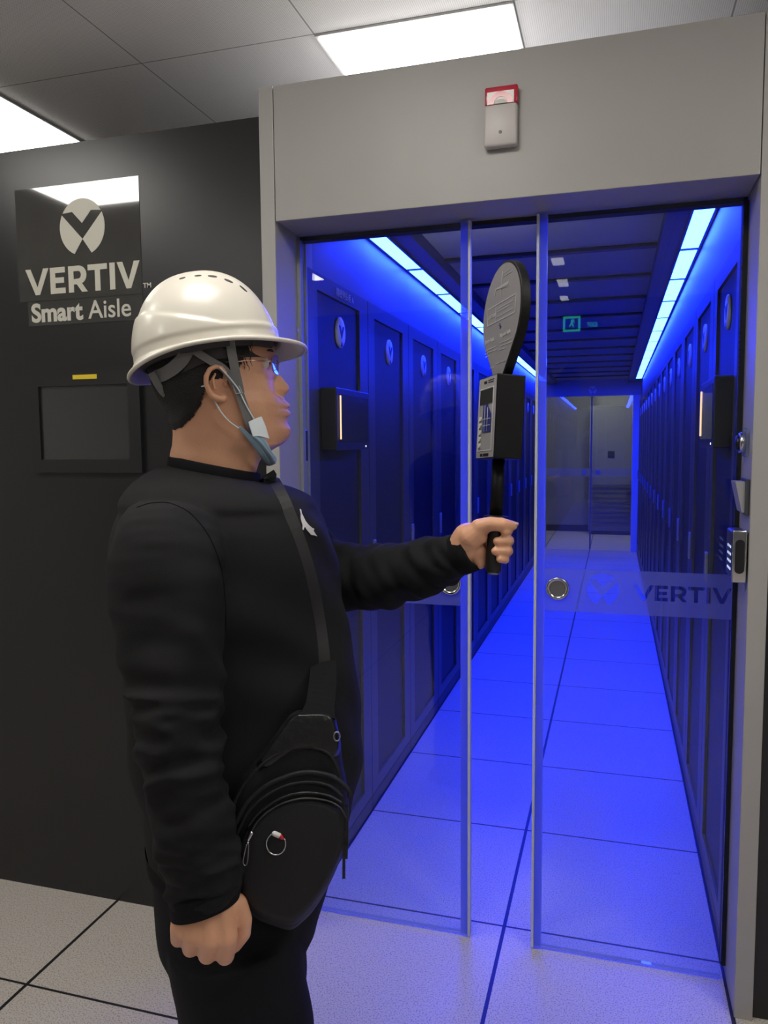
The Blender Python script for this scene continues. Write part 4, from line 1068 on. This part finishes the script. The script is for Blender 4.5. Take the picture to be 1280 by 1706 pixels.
piping('zip_cover', [(414, 1378), (428, 1358), (449, 1341), (476, 1327), (508, 1321), (546, 1325), (570, 1338)], -.014, .0020, M['leather'])
# zip slider with its long pull
zp = MB()
zp.capsule(at(419, 1388, BD-.022), at(414, 1399, BD-.023), .0030, .0022); zp.sphere(at(413, 1404, BD-.023), .0022, 10, 8)
zp.build('zip_slider', M['steel'], bag, True)
loop = [(411, 1407), (407, 1424), (405, 1437), (408.5, 1442), (412, 1437), (413.5, 1424), (414, 1407), (411, 1407)]
MB().tube([at(x, y, BD-.023) for x, y in catmull(loop, 40)], .0008, 6).build('zip_pull', M['steel_d'], bag, True)
MB().tube([at(460+16*math.cos(a), 1406+18*math.sin(a), BD-.0205) for a in np.linspace(-.5, 2*PI-1.5, 44)], .0011, 8).build('ring', M['steel'], bag, True)
MB().capsule(at(457.5, 1389, BD-.0215), at(465, 1392, BD-.0215), .0036, .0036).build('ring_clasp', M['white_p'], bag, True)
MB().capsule(at(467, 1393.5, BD-.0215), at(471, 1396.5, BD-.0215), .0035, .0022).build('ring_clasp_cap', M['red'], bag, True)
MB().tube([at(561.5+5.2*math.cos(a), 1227+7.5*math.sin(a), BD-.006) for a in np.linspace(0, 2*PI, 30)], .0010, 8).build('eyelet', M['steel_d'], bag, True)
for (a, b) in (((578, 1340), (577, 1430)), ((572, 1340), (573, 1463))):
    ribbon(MB(), [at(*a, BD+.0), at((a[0]+b[0])/2+1, (a[1]+b[1])/2, BD+.0), at(*b, BD+.0)], [-CF]*3, .0042, .002).build('pull_cord', M['leather'], bag)
# strap up across the chest
kp_ = catmull([(446, 789), (456, 806), (476, 850), (500, 915), (518, 978), (529, 1040), (535, 1085), (538, 1120)], 40)
cp = [cast(x, y, .0008) for x, y in kp_]
st = ribbon(MB(), [p for p, n_ in cp], [n_*.3+(-CF)*.7 for p, n_ in cp], .0245, .0022).build('shoulder_strap', mat('strap_webbing', (.014, .014, .016), .7, bump=(900, .4)), bag)
kp_ = catmull([(540, 1106), (539, 1130), (536, 1160), (530, 1196)], 12)
cp = [cast(x, y, .004) for x, y in kp_]
dd = [np.array(p) for p, n_ in cp]
base_d = [(p-CAM)@CF for p in dd]; fin = [at(x, y, (1-t)*base_d[i]+t*(BD-.002)) for i, ((x, y), t) in enumerate(zip(kp_, np.linspace(0, 1, 12)))]
ribbon(MB(), fin, [-CF]*12, [.040]*10+[.044, .048], .004).build('strap_tab', M['rib'], bag)
# over the far shoulder beside the collar
p0 = cast(450, 795)[0]; P_, N_s = [p0], [np.array([.2, -.4, .9])]
for k in range(1, 12):
    q = p0-HS*.014*k-HF*.006*k; h = BV.ray_cast(V3(q+np.array([0, 0, .5])), Vector((0, 0, -1)), 1.5)
    if h[0] is not None and h[0].z > p0[2]-.08: P_.append(np.array(h[0])+np.array(h[1])*.001); N_s.append(np.array(h[1]))
if len(P_) > 3: ribbon(MB(), P_, N_s, .0245, .0022).build('shoulder_strap', bpy.data.materials['strap_webbing'], bag)

# ================================================================== field meter in the left hand
mt = empty('field_meter', at(822, 955, DG), 'black field strength meter with round grey probe held upright in the hand', 'meter')
NY = math.radians(30.5+180)
T_ = at(838, 640, 1.243)-at(823, 950, DG); T_ /= np.linalg.norm(T_)                   # long axis, upwards
N_ = np.array([math.cos(NY), math.sin(NY), 0]); N_ -= T_*(N_@T_); N_ /= np.linalg.norm(N_)  # face normal (towards the holder)
U_ = np.cross(T_, N_); U_ /= np.linalg.norm(U_)
if U_@CR < 0: U_ = -U_          # along the face, to the right in the picture
G0 = at(822, 953, DG)
def mp(u, n, t): return G0+U_*u+N_*n+T_*t
def mbox(mb, u0, u1, n0, n1, t0, t1):
    return mb.add([mp(u, n_, t) for u in (u0, u1) for n_ in (n0, n1) for t in (t0, t1)], [(0,1,3,2),(4,6,7,5),(0,4,5,1),(2,3,7,6),(0,2,6,4),(1,5,7,3)])
blk = mat('meter_black_plastic', (.004, .004, .005), .5, spec=.25); face = mat('meter_grey_label', (.30, .29, .29), .4); blkg = mat('grip_rubber', (.012, .010, .010), .5)
def tt(px, py): p = at(px, py, DG); return float((p-G0)@T_)
t_gt = tt(828, 862); t_b0 = tt(832, 766); t_b1 = tt(838, 630); t_top = tt(850, 443)
MB().lathe(mp(0, 0, 0), T_, [(0, .0), (0, .0115), (.003, .0125), (.03, .0125), (t_gt-.004, .0120), (t_gt-.001, .0120)], 28).build('grip', blkg, mt, True)
MB().lathe(mp(0, 0, 0), T_, [(t_gt-.0008, .0), (t_gt-.0008, .020), (t_gt+.0015, .0205), (t_gt+.003, .018), (t_gt+.003, 0)], 28).build('grip_collar', blk, mt, True)
MB().lathe(mp(0, 0, 0), T_, [(t_gt+.0032, .0), (t_gt+.0032, .0105), (t_b0, .0100), (t_b0, 0)], 24).build('shaft', blk, mt, True)
MB().lathe(mp(0, 0, 0), T_, [(-.0035, .0), (-.0035, .009), (-.0005, .010), (-.0005, 0)], 24).build('end_button', M['steel_d'], mt, True)
bw, bd = .0375, .024
bx = mbox(MB(), -bw, bw, -bd, bd, t_b0+.0005, t_b1).build('case', blk, mt)
modify(bx, BEVEL_1=dict(width=.002, segments=2))
lb = mbox(MB(), -bw+.001, bw-.001, bd+.0002, bd+.001, t_b0+.002, t_b1-.002).build('label_plate', face, mt)
def mflat(name, polys, m, n_, parent=mt, thick=.0004):
    return flat(name, polys, m, mp(0, n_, 0), U_, T_, thick, parent) if np.dot(np.cross(U_, T_), N_) > 0 else flat(name, [[(x, y) for x, y in P] for P in polys], m, mp(0, n_, 0), U_, T_, thick, parent)
h_ = t_b1-t_b0; W_ = mat('label_white', (.6, .6, .62), .5); B_ = mat('label_blue', (.015, .025, .16), .5)
zt = lambda f: t_b0+h_*f
mflat('border', [rect(-.031, .029, zt(.095), zt(.86)), rect(-.029, .027, zt(.105), zt(.85))], W_, bd+.0015)
mflat('lcd_screen', [rect(-.028, .026, zt(.665), zt(.84))], M['screen'], bd+.0017)
mflat('blue_chart', [[(-.012, zt(.32)), (.023, zt(.32)), (.023, zt(.53)), (.006, zt(.66)), (-.012, zt(.66))]], B_, bd+.0017)
mflat('chart_lines', [rect(-.0045, -.0035, zt(.33), zt(.65)), rect(.0075, .0085, zt(.33), zt(.62)), rect(-.010, .021, zt(.40), zt(.405)), rect(-.010, .021, zt(.48), zt(.485))], W_, bd+.0021)
for k in range(5): mflat('button', [rect(-.027, -.0175, zt(.14+.082*k), zt(.19+.082*k))], mat('button_white', (.6, .62, .55), .4), bd+.0024, thick=.0016)
def mtext(name, body_, size, u, t, m, n_, bold=0.0, xs=1.0, align='LEFT'):
    sgn = 1 if np.dot(np.cross(U_, T_), N_) > 0 else -1
    return text(name, body_, size, m, mp(u, n_, t), U_, T_, bold, .0003, mt, align, xs=xs)
mflat('header_print', [rect(-.014, -.002, zt(.915), zt(.945)), rect(.004, .028, zt(.94), zt(.948)), rect(.004, .026, zt(.915), zt(.923))], M['dark2'], bd+.0014)
mflat('footer_print', [rect(-.018, -.008, zt(.03), zt(.065)), rect(-.004, .018, zt(.03), zt(.065))], M['dark2'], bd+.0014)
# probe disc: round above, drawn in to the neck below
rc = .080; tc_ = t_top-rc
def disc(r, neck, tn, n=60):
    th0 = 34
    P = arc(0, tc_, r, r*1.03, -th0, 180+th0, n); P = P+[(-neck, tn), (neck, tn)][::1]
    return P
def prism(name, P, n0, n1, m):
    a = [mp(x, n0, y) for x, y in P]; b = [mp(x, n1, y) for x, y in P]; k = len(P)
    return MB().add(a+b, [tuple(range(k)), tuple(range(k, 2*k))]+[(i, (i+1) % k, k+(i+1) % k, k+i) for i in range(k)]).build(name, m, mt)
pr = prism('probe', disc(rc, .020, t_b1-.001), -.0075, .0075, blk); modify(pr, BEVEL_1=dict(width=.002, segments=3, limit_method='ANGLE'))
prism('probe_face', disc(rc-.004, .0175, t_b1+.001), .0077, .0083, mat('probe_grey', (.21, .20, .205), .45))
PW = mat('probe_print', (.42, .42, .44), .5)
TN = rc*2
zz = lambda f: t_b1+(t_top-t_b1)*f
mflat('caution_box', [rect(-.056, .060, zz(.50), zz(.66)), rect(-.0545, .0585, zz(.508), zz(.652))], PW, .0088)
mflat('caution_divider', [rect(-.022, -.0205, zz(.508), zz(.652))], PW, .0088)
mtext('caution_text', 'CAUTION', .0075, -.053, zz(.56), PW, .0088, .0002)
mflat('caution_lines', [rect(-.016, .048, zz(.61), zz(.615)), rect(-.016, .035, zz(.585), zz(.59)), rect(-.016, .050, zz(.54), zz(.545))], PW, .0088)
mflat('antenna_diagram', [rect(-.001, .0005, zz(.72), zz(.93)), rect(-.028, .026, zz(.80), zz(.806)), rect(-.0285, -.027, zz(.75), zz(.80)), rect(.025, .0265, zz(.76), zz(.82)), rect(.004, .032, zz(.90), zz(.904)), rect(.004, .038, zz(.87), zz(.874))], PW, .0088)
mtext('heading_text', 'Electric Fields', .0085, -.062, zz(.345), PW, .0088, .0002, .82)
mtext('heading_text', 'Magnetic Fields', .0085, .002, zz(.345), PW, .0088, .0002, .80)
mflat('print_lines', [rect(-.060, -.012, zz(.28), zz(.285)), rect(-.060, -.010, zz(.25), zz(.255)), rect(-.058, -.040, zz(.22), zz(.225)), rect(.004, .050, zz(.29), zz(.295)), rect(.004, .052, zz(.26), zz(.265)), rect(.004, .026, zz(.23), zz(.235)), rect(-.034, -.018, zz(.10), zz(.105)), rect(-.010, .006, zz(.12), zz(.125)), rect(.012, .030, zz(.12), zz(.125))], PW, .0088)
mflat('centre_mark', [[(-.004, zz(.455)), (.001, zz(.475)), (.001, zz(.455)), (.006, zz(.440)), (.001, zz(.420)), (.001, zz(.440))]], B_, .0090)
